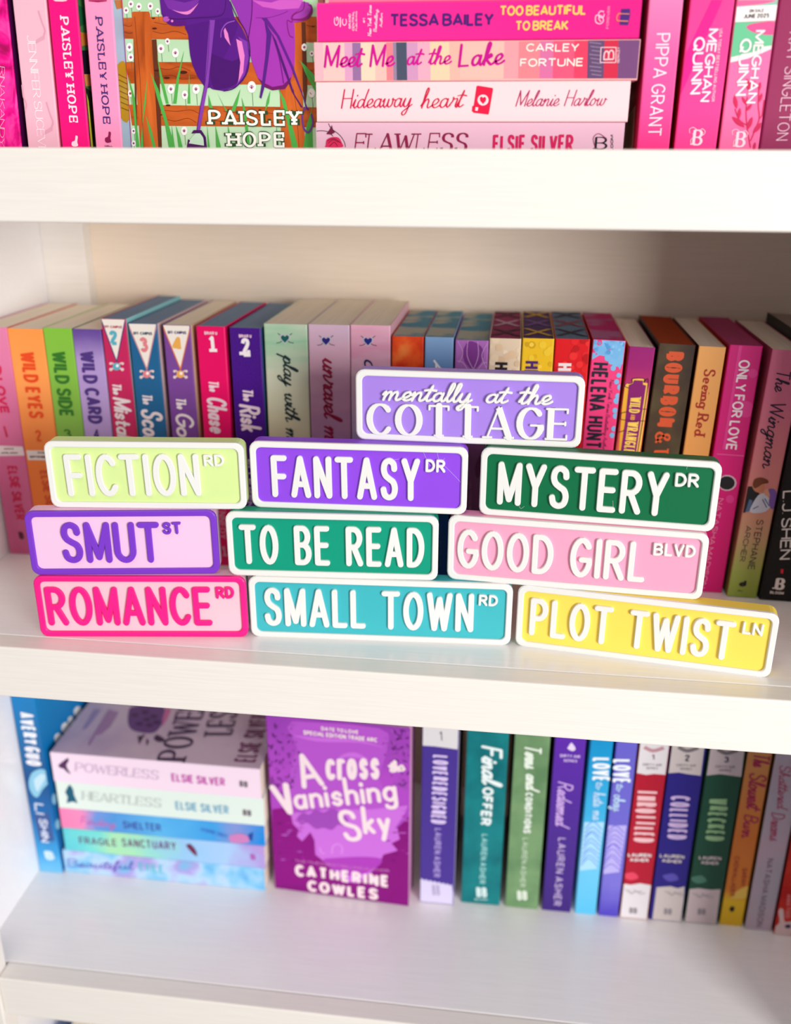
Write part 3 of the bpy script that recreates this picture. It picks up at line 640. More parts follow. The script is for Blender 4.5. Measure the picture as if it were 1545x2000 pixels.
T(f, 'm8', 'AND', (590, 1088), (650, 1092), (582, 1158), (226, 150, 80), wt=.18, name='title_lettering', layer=3)
T(f, 'm8', 'WRANGLED', (560, 1178), (690, 1182), (496, 1620), (248, 206, 90), wt=.15, name='title_lettering', layer=3, face='serif', contrast=.5)
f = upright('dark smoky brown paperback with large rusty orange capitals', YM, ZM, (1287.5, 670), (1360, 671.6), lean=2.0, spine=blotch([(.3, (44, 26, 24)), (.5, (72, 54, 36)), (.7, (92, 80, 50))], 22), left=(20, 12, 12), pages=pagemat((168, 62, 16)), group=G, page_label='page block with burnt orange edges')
T(f, 'm8', 'BOURBON', (1045, 295), (1270, 298), (918, 1240), (214, 84, 44), wt=.26, name='title_lettering', sp=22, layer=1)
T(f, 'm8', '& LIES', (915, 1295), (1090, 1300), (860, 2000), (216, 86, 40), wt=.2, name='title_lettering', sp=22, layer=1, face='serif', contrast=.3)
f = upright('peach orange paperback with brick red serif title, between the brown and magenta books', YM, ZM, (1365.5, 675.5), (1419, 677.6), lean=1.6, spine=gradmat([(0, (214, 90, 40)), (.55, (214, 100, 50)), (.575, (236, 160, 84)), (1, (240, 170, 96))], length=.2, noise=.03, scale=60), left=(110, 20, 16), group=G)
T(f, 'm7', 'Seeing', (774, 434), (842, 438), (735, 690), (168, 36, 22), wt=.21, name='title_lettering', face='serif', contrast=.55)
T(f, 'm7', 'Red', (730, 724), (798, 728), (705, 868), (168, 36, 22), wt=.21, name='title_lettering', face='serif', contrast=.55)
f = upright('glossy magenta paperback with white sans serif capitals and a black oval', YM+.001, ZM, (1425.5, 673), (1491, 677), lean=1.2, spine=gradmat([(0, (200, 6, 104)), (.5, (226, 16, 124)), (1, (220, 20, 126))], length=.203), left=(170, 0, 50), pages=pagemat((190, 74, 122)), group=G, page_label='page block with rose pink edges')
mb = MB(); DISC(mb, f, 'm9', 75, 1122, 68, (226, 190, 206), 1, 58); DISC(mb, f, 'm9', 72, 1122, 58, (26, 20, 28), 2, 49)
for x, y, r in ((260, 330, 34), (210, 590, 60), (95, 1240, 30), (180, 520, 26)): DISC(mb, f, 'm9', x, y, r, (232, 56, 146), 0)
PG(mb, f, 'm9', '0 910 215 925 214 932 0 917', (240, 90, 160), 0); PG(mb, f, 'm9', '160 128 185 128 60 880 40 880', (234, 60, 148), 0)
mb.build('oval_print', f.root)
T(f, 'm9', 'ONLY FOR LOVE', (162, 232), (244, 236), (62, 884), (250, 232, 240), wt=.16, name='title_lettering', sp=14)
T(f, 'm9', 'NATASHA MADISON', (12, 1232), (50, 1236), (-120, 1880), (236, 140, 180), wt=.13, name='author_lettering', sp=28)
f = upright('rose pink to olive green paperback with a couple about to kiss on its spine', .1545, ZM, (1509.5, 682), None, lean=2.0, w=.0235, spine=gradmat([(0, (140, 158, 62)), (.12, (160, 172, 84)), (.26, (200, 160, 120)), (.45, (222, 140, 130)), (.8, (226, 120, 148)), (1, (226, 116, 150))], length=.2, noise=.04), left=gradmat([(0, (120, 120, 60)), (.3, (170, 110, 100)), (1, (176, 76, 104))], length=.2), group=G)
T(f, 'm9', 'The', (434, 300), (540, 310), (412, 478), (46, 24, 56), wt=.085, name='title_lettering', face='script', slant=.2)
T(f, 'm9', 'Wingman', (390, 530), (505, 540), (322, 1030), (46, 24, 56), wt=.085, name='title_lettering', face='script', slant=.2)
mb = MB()
PG(mb, f, 'm9', '215 1150 260 1150 300 1190 330 1250 270 1300 210 1335 175 1320', (32, 28, 34), 0, True)
PG(mb, f, 'm9', '262 1130 330 1110 345 1140 330 1185 290 1190 262 1165', (206, 130, 96), 1, True)
PG(mb, f, 'm9', '260 1130 275 1095 320 1083 365 1100 372 1122 330 1130 300 1150 272 1160', (120, 62, 34), 2, True)
PG(mb, f, 'm9', '300 1210 345 1195 375 1230 400 1270 350 1330 260 1340 240 1310', (206, 210, 226), .5, True)
PG(mb, f, 'm9', '345 1170 380 1160 385 1210 355 1215 340 1190', (226, 160, 130), 2, True)
PG(mb, f, 'm9', '372 1165 420 1170 436 1220 430 1290 395 1310 375 1260 385 1215', (124, 88, 170), 3, True)
PG(mb, f, 'm9', '235 1240 260 1250 230 1330 205 1335', (90, 110, 150), 1)
for p in ('330 1240 360 1300', '345 1235 380 1290', '260 1310 300 1290'): LN(mb, f, 'm9', p, (70, 60, 130), .0006, 3)
mb.build('couple_print', f.root)
T(f, 'm9', 'STEPHANIE', (290, 1386), (340, 1392), (222, 1748), (74, 66, 60), wt=.12, name='author_lettering', sp=26)
T(f, 'm9', 'ARCHER', (212, 1430), (252, 1436), (162, 1690), (74, 66, 60), wt=.12, name='author_lettering', sp=26)
T(f, 'm9', 'd', (160, 1872), (158, 1822), (212, 1872), (30, 30, 26), wt=.3, name='publisher_mark')
T(f, 'm9', 'DELL', (150, 1906), (148, 1896), (190, 1908), (70, 80, 40), wt=.2, name='publisher_mark')
f = upright('black speckled paperback with silver white lettering at the right end of the middle shelf', .1515, ZM, (1572, 672), None, lean=2.0, w=.029, h=.2105, spine=blotch([(.60, (16, 14, 14)), (.72, (70, 60, 52))], 1400, .5), pages=pagemat((176, 160, 146)), group=G)
f.root.location.x = hit(1, .1515, (1483, 1168)).x
f = Face(f.root, 1, 0.0, -1, (.0006, .0005, f.w-.0006, f.h))
T(f, 'm9', 'L.J. SHEN', (478, 1180), (560, 1190), (452, 1678), (232, 224, 220), wt=.14, name='author_lettering', sp=18)
T(f, 'm9', 'B', (415, 1888), (412, 1812), (486, 1893), (232, 220, 216), wt=.3, name='publisher_mark', face='serif', contrast=.6)
T(f, 'm9', 'BLOOM', (382, 1922), (380, 1902), (482, 1930), (220, 206, 200), wt=.25, name='publisher_mark')
mb = MB(); PG(mb, f, 'm9', '462 1745 482 1745 478 1778 462 1776', (224, 40, 60), 1); mb.build('red_mark', f.root)

# ================================================================== STREET-SIGN BLOCKS
WHT = (234, 233, 230)
SIGN_T = .0135; LIFT = .0019
def rrect(w, h, r, inset=0.0, k=4, cut=True):
    r = max(r-inset*.5, .001); x0, z0, x1, z1 = inset, inset, w-inset, h-inset; pts = []
    for cx_, cz_, a0 in ((x1-r, z1-r, 0), (x0+r, z1-r, 90), (x0+r, z0+r, 180), (x1-r, z0+r, 270)):
        for i in range(k+1):
            a = math.radians(a0+90*i/k); pts.append((cx_+r*math.cos(a), cz_+r*math.sin(a)))
    return pts
def prism(mb, outline, y0, y1, m, cham=0.0, mside=None):
    """outline extruded from y1 (back) to y0 (front), with a small chamfer at the front"""
    n = len(outline); cx_ = sum(p[0] for p in outline)/n; cz_ = sum(p[1] for p in outline)/n
    def sh(p, e):
        dx, dz = p[0]-cx_, p[1]-cz_; return (p[0]-math.copysign(min(e, abs(dx)), dx), p[1]-math.copysign(min(e, abs(dz)), dz))
    rings = [[(p[0], y1, p[1]) for p in outline], [(p[0], y0+cham, p[1]) for p in outline], [(*[sh(p, cham)[0]], y0, sh(p, cham)[1]) for p in outline]]
    vs = [v for r in rings for v in r]
    fs = [(j*n+i, j*n+(i+1) % n, (j+1)*n+(i+1) % n, (j+1)*n+i) for j in range(2) for i in range(n)]
    mb.add(vs, fs+[tuple(range(2*n, 3*n)), tuple(range(n-1, -1, -1))], m)
def street_sign(label, x, y, z, yaw, w, h, panel, edge, frame, texts, crop, bw=.0042, rad=.0060):
    root = empty('street_sign_block', (x, y, z), (0, 0, yaw), label, 'sign', 'stacked street sign blocks')
    mb = MB(); prism(mb, rrect(w, h, rad), LIFT, SIGN_T, plastic(panel), .0003); o = mb.build('panel', root, 0); fixnormals(o)
    # raised border ring
    mb = MB(); out = rrect(w, h, rad); inn = rrect(w, h, rad, bw); n = len(out); c = .0006
    def off(ps, e):
        q = rrect(w, h, rad, e) if ps is out else rrect(w, h, rad, bw-e); return q
    o2, i2 = off(out, c), off(inn, c)
    rings = [[(p[0], LIFT+.0009, p[1]) for p in out], [(p[0], c, p[1]) for p in out], [(p[0], 0, p[1]) for p in o2], [(p[0], 0, p[1]) for p in i2], [(p[0], c, p[1]) for p in inn], [(p[0], LIFT+.0002, p[1]) for p in inn]]
    # the border is laid on the panel; its outer skirt wraps a hair over the panel's edge
    g = .00015; rings[0] = [(p[0]+(g if p[0] > w/2 else -g), p[1], p[2]+(g if p[2] > h/2 else -g)) for p in rings[0]]
    rings[1] = [(p[0]+(g if p[0] > w/2 else -g), p[1], p[2]+(g if p[2] > h/2 else -g)) for p in rings[1]]
    mb.add([v for r in rings for v in r], [(j*n+i, j*n+(i+1) % n, (j+1)*n+(i+1) % n, (j+1)*n+i) for j in range(5) for i in range(n)], plastic(frame, False))
    b = mb.build('raised_border', root); fixnormals(b)
    if frame != panel: b['label'] = 'raised border in a different colour from the panel'
    face = Face(root, 1, 0.0, -1, (0, 0, w, h))
    for tx in texts:
        text, p0, pt, p1, wt, H = tx[:6]; style = tx[6] if len(tx) > 6 else {}
        q0, qt, q1 = [Vector(face.uv(px(crop, *p))) for p in (p0, pt, p1)]
        d = q1-q0; L = d.length; d.normalize(); nn = Vector((-d.y, d.x)); hh = (qt-q0).dot(nn); pen = wt*hh
        sy = (hh-pen)/100
        if style.get('face') == 'serif': sy = (hh-pen*.3)/100
        gl, sx = layout(text, style, L, hh, pen)
        sl = style.get('slant', 0); ox, oy = pen/2, pen/2
        if style.get('face') == 'serif': oy = pen*.15
        for ch, st in gl:
            S = [[(ox+p[0]+sl*p[1]*sy, oy+p[1]*sy) for p in s] for s in st]
            if style.get('face') == 'serif':
                add = []; th = pen*.34; swf = pen*.62
                for si, s in enumerate(S):
                    for p, q in ((s[0], s[1]), (s[-1], s[-2])):
                        dd = seg_dir(q, p); closed = math.hypot(s[0][0]-s[-1][0], s[0][1]-s[-1][1]) < 1e-6
                        if closed: continue
                        if abs(dd[1]) > .75 and ch not in 'CGS' and not (ch == 'T' and p[1] > oy+50*sy): add.append([(p[0]-swf, p[1]), (p[0]+swf, p[1])])
                        elif ch in 'TE' and abs(dd[0]) > .9 and (ch == 'T' or p[0] > s[1][0]-1e-5 or si == 1):
                            if ch == 'E' and si == 1 and p is s[0]: continue
                            ln = .0026 if si == 0 else .0018
                            lo = p[1]-ln if p[1] > oy+80*sy else (p[1]-ln*.5 if p[1] > oy+20*sy else p[1])
                            add.append([(p[0], lo), (p[0], lo+(ln if si == 0 else ln))])
                        elif ch in 'CG' and p[1] > oy+60*sy: add.append([(p[0], p[1]-.0008), (p[0], p[1]+.0022)])
                if ch == 'E': add += [[(S[0][1][0]-swf, oy), (S[0][1][0]+swf, oy)], [(S[0][1][0]-swf, oy+100*sy), (S[0][1][0]+swf, oy+100*sy)]]
                if ch == 'G': add.append([(S[0][-2][0]-swf*.9, S[0][-2][1]), (S[0][-2][0]+swf*.5, S[0][-2][1])])
            mbx = MB(); cc = (S[0][0][0], S[0][0][1])
            pl = lambda a, b_, c_: (q0.x+d.x*a+nn.x*b_, LIFT-c_, q0.y+d.y*a+nn.y*b_)
            letter_solid(mbx, plastic(frame, False), pl, S, style, pen, H)
            if style.get('face') == 'serif': letter_solid(mbx, plastic(frame, False), pl, add, {}, th, H*.98)
            lo = mbx.build('raised_letter', root); fixnormals(lo)
    return root
HS = .0492
def filament(root, w, h, crop, lines):
    fc = Face(root, 1, LIFT, -1, (0, 0, w, h))
    for l in lines:
        mb = MB(); LN(mb, fc, crop, l, (226, 222, 232), .00013, 1); mb.build('stray_filament', root)
def row(k): return .0001+k*(HS+.0003)
WT = .135; HL = .0021
street_sign('pale pink street sign block reading ROMANCE RD in hot pink letters, bottom left', -.3374, .0183, row(0), .1258, .1542, HS, (250, 196, 210), None, (244, 28, 136), [
  ('ROMANCE', (203, 1182), (175, 950), (1190, 1182), WT, HL), ('RD', (1212, 1020), (1201, 950), (1322, 1018), .2, HL)], 's1')
street_sign('turquoise street sign block reading SMALL TOWN RD in white letters, middle of bottom row', -.1823, .0389, row(0), .0591, .1919, HS, (62, 180, 190), None, WHT, [
  ('SMALL TOWN', (224, 984), (218, 793), (1272, 1018), WT, HL), ('RD', (1298, 884), (1298, 828), (1395, 889), .2, HL)], 's2')
street_sign('yellow street sign block reading PLOT TWIST LN in white letters, at bottom right', .0130, .0508, row(0), -.1330, .1759, HS, (248, 218, 92), None, WHT, [
  ('PLOT TWIST', (388, 858), (398, 694), (1280, 974), WT, HL), ('LN', (1326, 853), (1330, 800), (1418, 866), .2, HL)], 's3')
street_sign('pale pink street sign block reading SMUT ST in purple letters, second row at left', -.3382, .0206, row(1), .1502, .1357, HS, (248, 198, 230), None, (122, 56, 200), [
  ('SMUT', (290, 804), (268, 560), (884, 802), WT, HL), ('ST', (890, 632), (884, 560), (1003, 629), .2, HL)], 's1')
street_sign('emerald green sign block reading TO BE READ in white letters, middle of second row', -.1964, .0392, row(1), .0694, .1516, HS, (0, 152, 122), None, WHT, [
  ('TO BE READ', (103, 674), (91, 476), (1026, 694), WT, HL)], 's2')
street_sign('pink sign block reading GOOD GIRL BLVD in white letters, second row right', -.0384, .0539, row(1), -.0659, .1770, HS, (246, 164, 194), None, WHT, [
  ('GOOD GIRL', (72, 562), (77, 390), (897, 628), WT, HL), ('BLVD', (935, 508), (938, 452), (1122, 520), .2, HL)], 's3')
street_sign('pale lime sign block reading FICTION RD in white letters, third row at left', -.3219, .0313, row(2), .1034, .1403, HS, (214, 236, 156), None, WHT, [
  ('FICTION', (320, 402), (288, 147), (1124, 400), WT, HL), ('RD', (1138, 222), (1130, 150), (1262, 220), .2, HL)], 's1')
sg = street_sign('purple street sign block reading FANTASY DR in white letters, middle of third row', -.1795, .0510, row(2), .0333, .1533, HS, (144, 72, 226), None, WHT, [
  ('FANTASY', (262, 338), (257, 127), (1004, 359), WT, HL), ('DR', (1031, 212), (1030, 147), (1132, 216), .2, HL)], 's2')
filament(sg, .1533, HS, 's2', ['1018 100 1040 150 1060 180 1080 150', '1092 108 1100 145 1120 150 1130 140', '1130 180 1180 230 1210 262', '870 150 900 145'])
sg = street_sign('dark green street sign block reading MYSTERY DR in white letters, third row at right', -.0173, .0582, row(2), -.0766, .1589, HS, (0, 106, 64), None, WHT, [
  ('MYSTERY', (247, 283), (255, 94), (990, 338), WT, HL), ('DR', (1031, 205), (1036, 144), (1138, 210), .2, HL)], 's3')
filament(sg, .1589, HS, 's3', ['1085 128 1090 112 1105 106 1122 108', '290 250 310 215 330 190', '345 285 355 300 370 290', '760 265 762 300'])
street_sign('lavender street sign block reading mentally at the COTTAGE in white, alone on top', -.1057, .0659, row(3), -.0041, .1556, HS*1.01, (166, 130, 226), None, WHT, [
  ('COTTAGE', (112, 470), (114, 277), (1362, 508), .205, HL, {'face': 'serif', 'contrast': .66, 'sp': 19}),
  ('mentally', (200, 262), (198, 135), (790, 280), .135, HL+.0006, {'face': 'script', 'slant': .22, 'contrast': .2}),
  ('at', (832, 278), (832, 155), (1010, 283), .135, HL+.0006, {'face': 'script', 'slant': .22, 'contrast': .2}),
  ('the', (1040, 286), (1040, 155), (1282, 292), .135, HL+.0006, {'face': 'script', 'slant': .22, 'contrast': .2})], 's4')

# ================================================================== TOP SHELF
YT = .09; ZT = Z_TOP-.0085; HT = .20
G = 'upright pink paperbacks on the top shelf'
f = upright('magenta feather patterned paperback at the far left end of the top shelf', YT, ZT, (15.5, 0), None, lean=1.9, h=HT, w=.026, spine=blotch([(.35, (170, 0, 90)), (.5, (236, 0, 140)), (.65, (255, 70, 170))], 60, .35, (1, 1, .5), 5, 'noise', 2.5), right=(70, 10, 70), group=G)
f.root.location.x = hit(1, YT, (42.7, 287)).x-.0262-.0003
f = Face(f.root, 1, 0.0, -1, (.0006, .0005, f.w-.0006, f.h))
T(f, 't1', 'RINA KANDY', (0, 500), (36, 500), (0, 1105), (240, 200, 224), wt=.1, name='author_lettering', face='serif', contrast=.5)
f = upright('pale pink paperback with faint hockey sticks and thin white serif capitals', YT, ZT, (24, 0), (89, 0), lean=1.45, h=HT, spine=mat((240, 186, 204)), right=(222, 120, 150), group=G)
mb = MB()
for x, y in ((290, 80), (350, 770), (150, 640)):
    LN(mb, f, 't1', '%d %d %d %d %d %d %d %d' % (x, y, x+28, y+90, x+50, y+150, x+40, y+190), (222, 160, 182), .0011, 0); PG(mb, f, 't1', '%d %d %d %d %d %d %d %d' % (x+50, y+180, x+46, y+215, x-20, y+250, x-16, y+220), (224, 164, 186), 0)
mb.build('hockey_stick_print', f.root)
T(f, 't1', 'JENNIFER SUCEVIC', (205, 265), (262, 262), (300, 1180), (255, 246, 250), wt=.1, name='author_lettering', face='serif', contrast=.5, sp=17)
f = upright('hot pink paperback with white slab capitals, third from the left on the top shelf', YT, ZT, (93, 0), (150, 0), lean=1.3, h=HT, spine=mat((246, 8, 126)), right=(60, 130, 70), group=G)
T(f, 't1', 'PAISLEY HOPE', (454, 125), (512, 120), (530, 925), (250, 230, 238), wt=.22, name='author_lettering', face='serif', contrast=.3, sp=30, serif=1.15)
mb = MB(); PG(mb, f, 't1', '400 0 510 0 500 8 470 12 420 10', (240, 214, 226), 1); mb.build('crest_print', f.root); mb = MB(); PG(mb, f, 't1', '572 1022 588 1030 584 1070 590 1100 560 1106 542 1094 545 1070 566 1060', (250, 226, 236), 1, True); mb.build('publisher_mark', f.root)
mb = MB(); g = f.right
PG(mb, g, 't1', '585 240 660 250 660 340 600 350', (196, 130, 50), 0); PG(mb, g, 't1', '612 380 670 380 690 560 630 560', (20, 20, 40), 0)
PG(mb, g, 't1', '630 560 690 560 700 650 645 650', (210, 150, 80), .5); PG(mb, g, 't1', '645 660 700 700 715 1110 670 1110', (30, 40, 30), 0); PG(mb, g, 't1', '650 700 665 760 700 1110 685 1110', (200, 210, 60), 1)
PG(mb, g, 't1', '590 40 630 60 640 180 600 200', (20, 100, 60), 0); mb.build('cover_art', f.root)
f = upright('soft pink paperback with navy slab capitals, beside the face-out fence cover', YT, ZT, (164, 0), (219, 0), lean=1.6, h=HT, spine=mat((252, 152, 196)), right=(170, 196, 226), group=G)
T(f, 't1', 'PAISLEY HOPE', (720, 128), (770, 122), (784, 935), (62, 40, 116), wt=.22, name='author_lettering', face='serif', contrast=.3, sp=30, serif=1.15)
mb = MB(); PG(mb, f, 't1', '668 0 808 0 806 10 740 18 672 10', (170, 20, 90), 1); mb.build('crest_print', f.root); mb = MB(); PG(mb, f, 't1', '822 992 838 1000 834 1044 840 1070 812 1078 794 1066 796 1040 816 1030', (140, 16, 80), 1, True); mb.build('publisher_mark', f.root)
T(f, 't1', 'DELL', (792, 1108), (790, 1096), (852, 1108), (90, 30, 60), wt=.22, name='publisher_mark')
mb = MB(); g = f.right
PG(mb, g, 't1', '872 500 930 460 960 560 975 900 905 880 890 700', (190, 150, 30), 0, True); PG(mb, g, 't1', '860 0 925 0 925 60 880 70', (196, 110, 40), 0)
for k in range(7): LN(mb, g, 't1', '%d %d %d %d' % (888+k*4, 560+k*42, 968+k*2, 600+k*40), (120, 86, 16), .0006, 1)
mb.build('cover_art', f.root)
# face-out cover with fence and saddles
YF = .1045
A = hit(1, YF, (237, 0)); Bb = hit(1, YF, (256, 287)); lean = math.atan2(A.x-Bb.x, A.z-Bb.z)
fx = Bb.x-(Bb.z-ZT)*math.tan(lean)
root = empty('paperback_book', (fx, YF, ZT+.0002+math.sin(lean)*.131), (0, lean, 0), 'face-out paperback whose cover shows purple saddles on a brown wooden fence in grass', 'book')
GREEN = gradmat([(0, (196, 226, 190)), (.5, (176, 214, 172)), (1, (200, 226, 196))], length=.2, noise=.5, scale=22, stretch=(.3, 1, 2))
book_mesh(root, .024, .131, .197, mat((230, 120, 170)), GREEN, mat((240, 150, 190)), CREAM, 'faceout')
f = Face(root, 1, 0.0, -1, (.0006, .0004, .1304, .1965), eps=.00008)
BR_, BD = (196, 92, 30), (96, 46, 24)
wood = blotch([(.3, (150, 60, 14)), (.45, (186, 84, 26)), (.7, (206, 100, 38))], 26, .4, (.7, 1, 4), 5, 'noise', 1.0)
woodv = blotch([(.3, (156, 64, 14)), (.45, (192, 88, 28)), (.7, (212, 106, 40))], 26, .4, (4, 1, .7), 5, 'noise', 1.0)
mb = MB()
for p in ('60 130 350 118 560 140 900 120 1465 120 1480 305 1000 300 560 285 80 278', '90 445 1445 448 1500 448 1500 612 120 600', '120 752 1470 772 1500 775 1500 915 140 902'): PG(mb, f, 't2', p, BR_, 0, False, wood)
PG(mb, f, 't2', '275 285 316 283 340 600 355 1065 330 1065', BD, 1); PG(mb, f, 't2', '150 285 165 285 180 1060 170 1060', BD, .6)
PG(mb, f, 't2', '1357 160 1386 160 1400 640 1385 770 1368 650', BD, 1)
PG(mb, f, 't2', '1202 640 1330 560 1365 640 1385 1065 1215 1065', BR_, 1.5, False, woodv); PG(mb, f, 't2', '1300 165 1357 160 1368 660 1310 660', BR_, 1.5, False, woodv)
PG(mb, f, 't2', '138 92 150 84 262 83 270 100 300 560 330 1065 200 1065 165 500', BR_, 2, False, woodv)
for p in ('160 120 175 300 195 520 210 800 225 1060', '190 100 205 330 230 560 245 860 255 1060', '235 98 248 260 240 420 262 640 285 1060', '300 160 380 175 440 165 520 185', '290 225 360 240 450 225 530 250', '300 480 400 500 480 480 560 510', '310 560 420 540 500 570 590 560', '340 790 460 800 560 790 620 815', '360 850 450 870 540 850 600 880', '800 800 900 810 1000 800 1180 820', '1240 680 1260 800 1250 900 1270 1060', '1300 640 1320 780 1330 900 1340 1060', '1390 180 1430 190 1460 185', '1390 500 1440 510', '80 180 120 190 140 180', '85 230 120 240 145 235', '700 860 800 870 950 850 1150 880'): LN(mb, f, 't2', p, (120, 44, 8), .0003, 2.5)
for x, y, a in ((302, 205, 18), (318, 507, 20), (390, 560, 22), (400, 757, 18), (508, 520, 30), (245, 440, 9), (232, 570, 6), (350, 825, 10), (295, 920, 7), (165, 115, 10), (295, 132, 14), (1440, 190, 12), (840, 825, 18), (1060, 790, 12), (1400, 545, 14)): DISC(mb, f, 't2', x, y, a, (70, 24, 10), 2.6, a*.38)
for x, y, s in ((98, 75, 24), (132, 30, 26), (190, 48, 26), (272, 45, 26), (325, 82, 22), (122, 340, 30), (132, 412, 28), (348, 350, 32), (395, 298, 22), (452, 380, 32), (128, 672, 24), (152, 942, 20), (420, 640, 32), (520, 682, 30), (600, 640, 34), (1000, 625, 40), (1378, 340, 26), (1432, 385, 20), (1430, 668, 32), (515, 940, 30), (152, 1030, 20)):
    LN(mb, f, 't2', '%d %d %d %d' % (x+4, y+s, x+10, y+s*3.4), (60, 110, 70), .0003, .8, False)
    DISC(mb, f, 't2', x, y, s*.78, (244, 242, 236), 3, s*1.05)
    for a in (-.9, -.4, 0, .4, .9): LN(mb, f, 't2', '%f %f %f %f' % (x, y+s*.35, x+s*.5*math.sin(a), y+s*.35-s*.75*math.cos(a)), (150, 40, 110), .00035, 3.5, False)
for p in ('115 545 160 700 175 900 195 1060 172 1060 160 900 140 700', '250 560 225 750 200 1060 225 1060 215 900 240 740', '275 520 330 640 390 850 450 1060 405 1060 375 880 320 700', '320 400 360 560 405 745 385 745 345 580', '515 362 480 560 460 745 436 745 462 560', '552 520 560 745 540 745 548 600', '240 830 280 930 312 1060 290 1060 262 940', '425 890 440 1000 448 1060 432 1060', '455 900 485 980 505 1060 475 1060', '690 680 720 780 690 770', '750 660 800 760 830 800 815 800', '920 640 900 740 880 800 850 800', '928 700 960 800 990 1060 970 1060', '740 900 780 1060 745 1060', '830 900 870 1060 830 1060', '1135 650 1125 740 1095 800 1110 720', '1195 640 1240 720 1290 900 1335 1060 1290 1060 1255 880', '1350 440 1400 520 1460 620 1460 660 1400 560', '1460 700 1430 800 1440 1060 1370 1060 1400 880', '1340 430 1385 470 1450 540 1480 640', '680 900 700 1060 685 1060', '1180 900 1195 1060 1175 1060'):
    PG(mb, f, 't2', p, (78, 172, 74), 3.2)
DP, MP, LP, HP, PK = (70, 10, 108), (88, 20, 134), (140, 46, 170), (164, 52, 176), (232, 130, 200)
PG(mb, f, 't2', '850 0 880 60 930 180 975 290 1000 440 1045 560 1095 612 1150 642 1230 628 1285 560 1308 470 1312 300 1308 175 1300 165 1380 150 1430 112 1440 62 1410 20 1370 12 1300 -20 850 -20', HP, 5)
PG(mb, f, 't2', '850 0 1000 0 1005 60 985 200 975 290 930 180 880 60', (146, 50, 172), 5.2)
PG(mb, f, 't2', '1045 560 1095 598 1150 625 1225 612 1285 555 1276 590 1240 640 1150 650 1090 625', (110, 16, 100), 5.4)
PG(mb, f, 't2', '1290 145 1380 150 1430 110 1440 62 1420 30 1370 60 1330 80 1290 110', (130, 20, 110), 5.4, True)
PG(mb, f, 't2', '1290 120 1330 85 1400 40 1425 60 1410 100 1370 130 1300 135', (168, 60, 180), 5.6, True)
PG(mb, f, 't2', '1000 0 1140 20 1200 0 1370 0 1340 60 1200 70 1080 50', (206, 90, 196), 5.5)
LN(mb, f, 't2', '1030 128 1120 128 1220 100 1260 80', (110, 20, 120), .0003, 5.8); LN(mb, f, 't2', '1005 0 1000 120 975 290', (90, 10, 100), .0006, 5.8)
LN(mb, f, 't2', '1380 10 1370 70 1300 110 1290 160 1255 150 1270 250 1300 270', (130, 20, 110), .0006, 5.8)
PG(mb, f, 't2', '340 -10 348 60 352 100 380 150 430 186 520 185 545 250 560 400 590 500 640 590 720 642 800 655 880 630 940 580 975 500 988 400 975 300 930 200 880 130 860 60 838 -10', MP, 5)
PG(mb, f, 't2', '530 185 700 150 860 130 900 200 800 420 700 630 640 590 590 500 560 400 545 250', (80, 14, 124), 5.2, True)
PG(mb, f, 't2', '700 380 860 440 940 400 960 500 920 570 860 620 780 640 720 620', (70, 10, 108), 5.3, True)
PG(mb, f, 't2', '340 -10 350 80 400 128 470 135 560 130 700 110 810 100 830 40 815 -10', (92, 22, 136), 5.6)
PG(mb, f, 't2', '370 0 400 60 470 92 560 80 620 10 630 -10 520 20 430 0', (120, 44, 160), 5.8)
PG(mb, f, 't2', '430 70 500 100 560 98 620 20 590 50 540 82 480 84', PK, 6, True)
PG(mb, f, 't2', '352 90 370 110 440 150 520 150 520 184 430 186 380 150', (88, 14, 120), 5.9, True); DISC(mb, f, 't2', 388, 138, 24, (176, 80, 180), 6, 20); DISC(mb, f, 't2', 430, 152, 9, PK, 6.2)
PG(mb, f, 't2', '810 200 830 240 842 300 850 330 835 310 808 270 800 220', PK, 6); PG(mb, f, 't2', '890 280 930 300 950 400 940 520 905 590 920 450 900 340', PK, 6)
PG(mb, f, 't2', '902 262 970 300 980 420 950 540 890 620 930 500 945 400 930 310', (130, 50, 170), 5.9)
LN(mb, f, 't2', '780 270 785 220 820 170 880 150', (150, 80, 190), .0006, 6); LN(mb, f, 't2', '845 10 900 130 955 220 985 320 985 430 960 540 880 632 800 655', (60, 8, 90), .0006, 6.2)
LN(mb, f, 't2', '815 0 805 80 760 118 600 130 480 138 400 130', (60, 10, 90), .0005, 6.2)
PG(mb, f, 't2', '698 145 738 145 690 600 660 760 630 940 605 940 632 760 665 600', (132, 60, 172), 6.6)
LN(mb, f, 't2', '700 150 688 420 665 600 632 780 608 940', (70, 14, 100), .0003, 6.8)
PG(mb, f, 't2', '1092 150 1145 240 1120 440 1090 640 1070 710 1058 700 1075 600 1100 400 1108 250', (84, 26, 130), 6.4)
PG(mb, f, 't2', '1070 130 1110 130 1200 260 1300 480 1400 770 1415 790 1395 790 1370 700 1280 480 1180 260', (96, 26, 136), 6.6)
PG(mb, f, 't2', '1145 240 1175 290 1250 500 1310 680 1370 775 1355 770 1290 660 1230 500', (80, 18, 110), 6.5)
LN(mb, f, 't2', '1150 250 1200 420 1230 600', (110, 20, 130), .0007, 6.2)
PG(mb, f, 't2', '568 960 585 935 640 935 672 985 680 1060 660 1060 655 990 630 958 590 958', (70, 14, 90), 7); PG(mb, f, 't2', '560 1000 600 958 635 960 655 1000 660 1050 550 1030', (196, 226, 200), 6.9, True); PG(mb, f, 't2', '545 1000 560 1010 550 1030 680 1050 680 1065 535 1065', (80, 16, 90), 7)
LN(mb, f, 't2', '1385 770 1365 830 1375 920 1410 950 1440 890 1430 820', (110, 60, 150), .0012, 7)
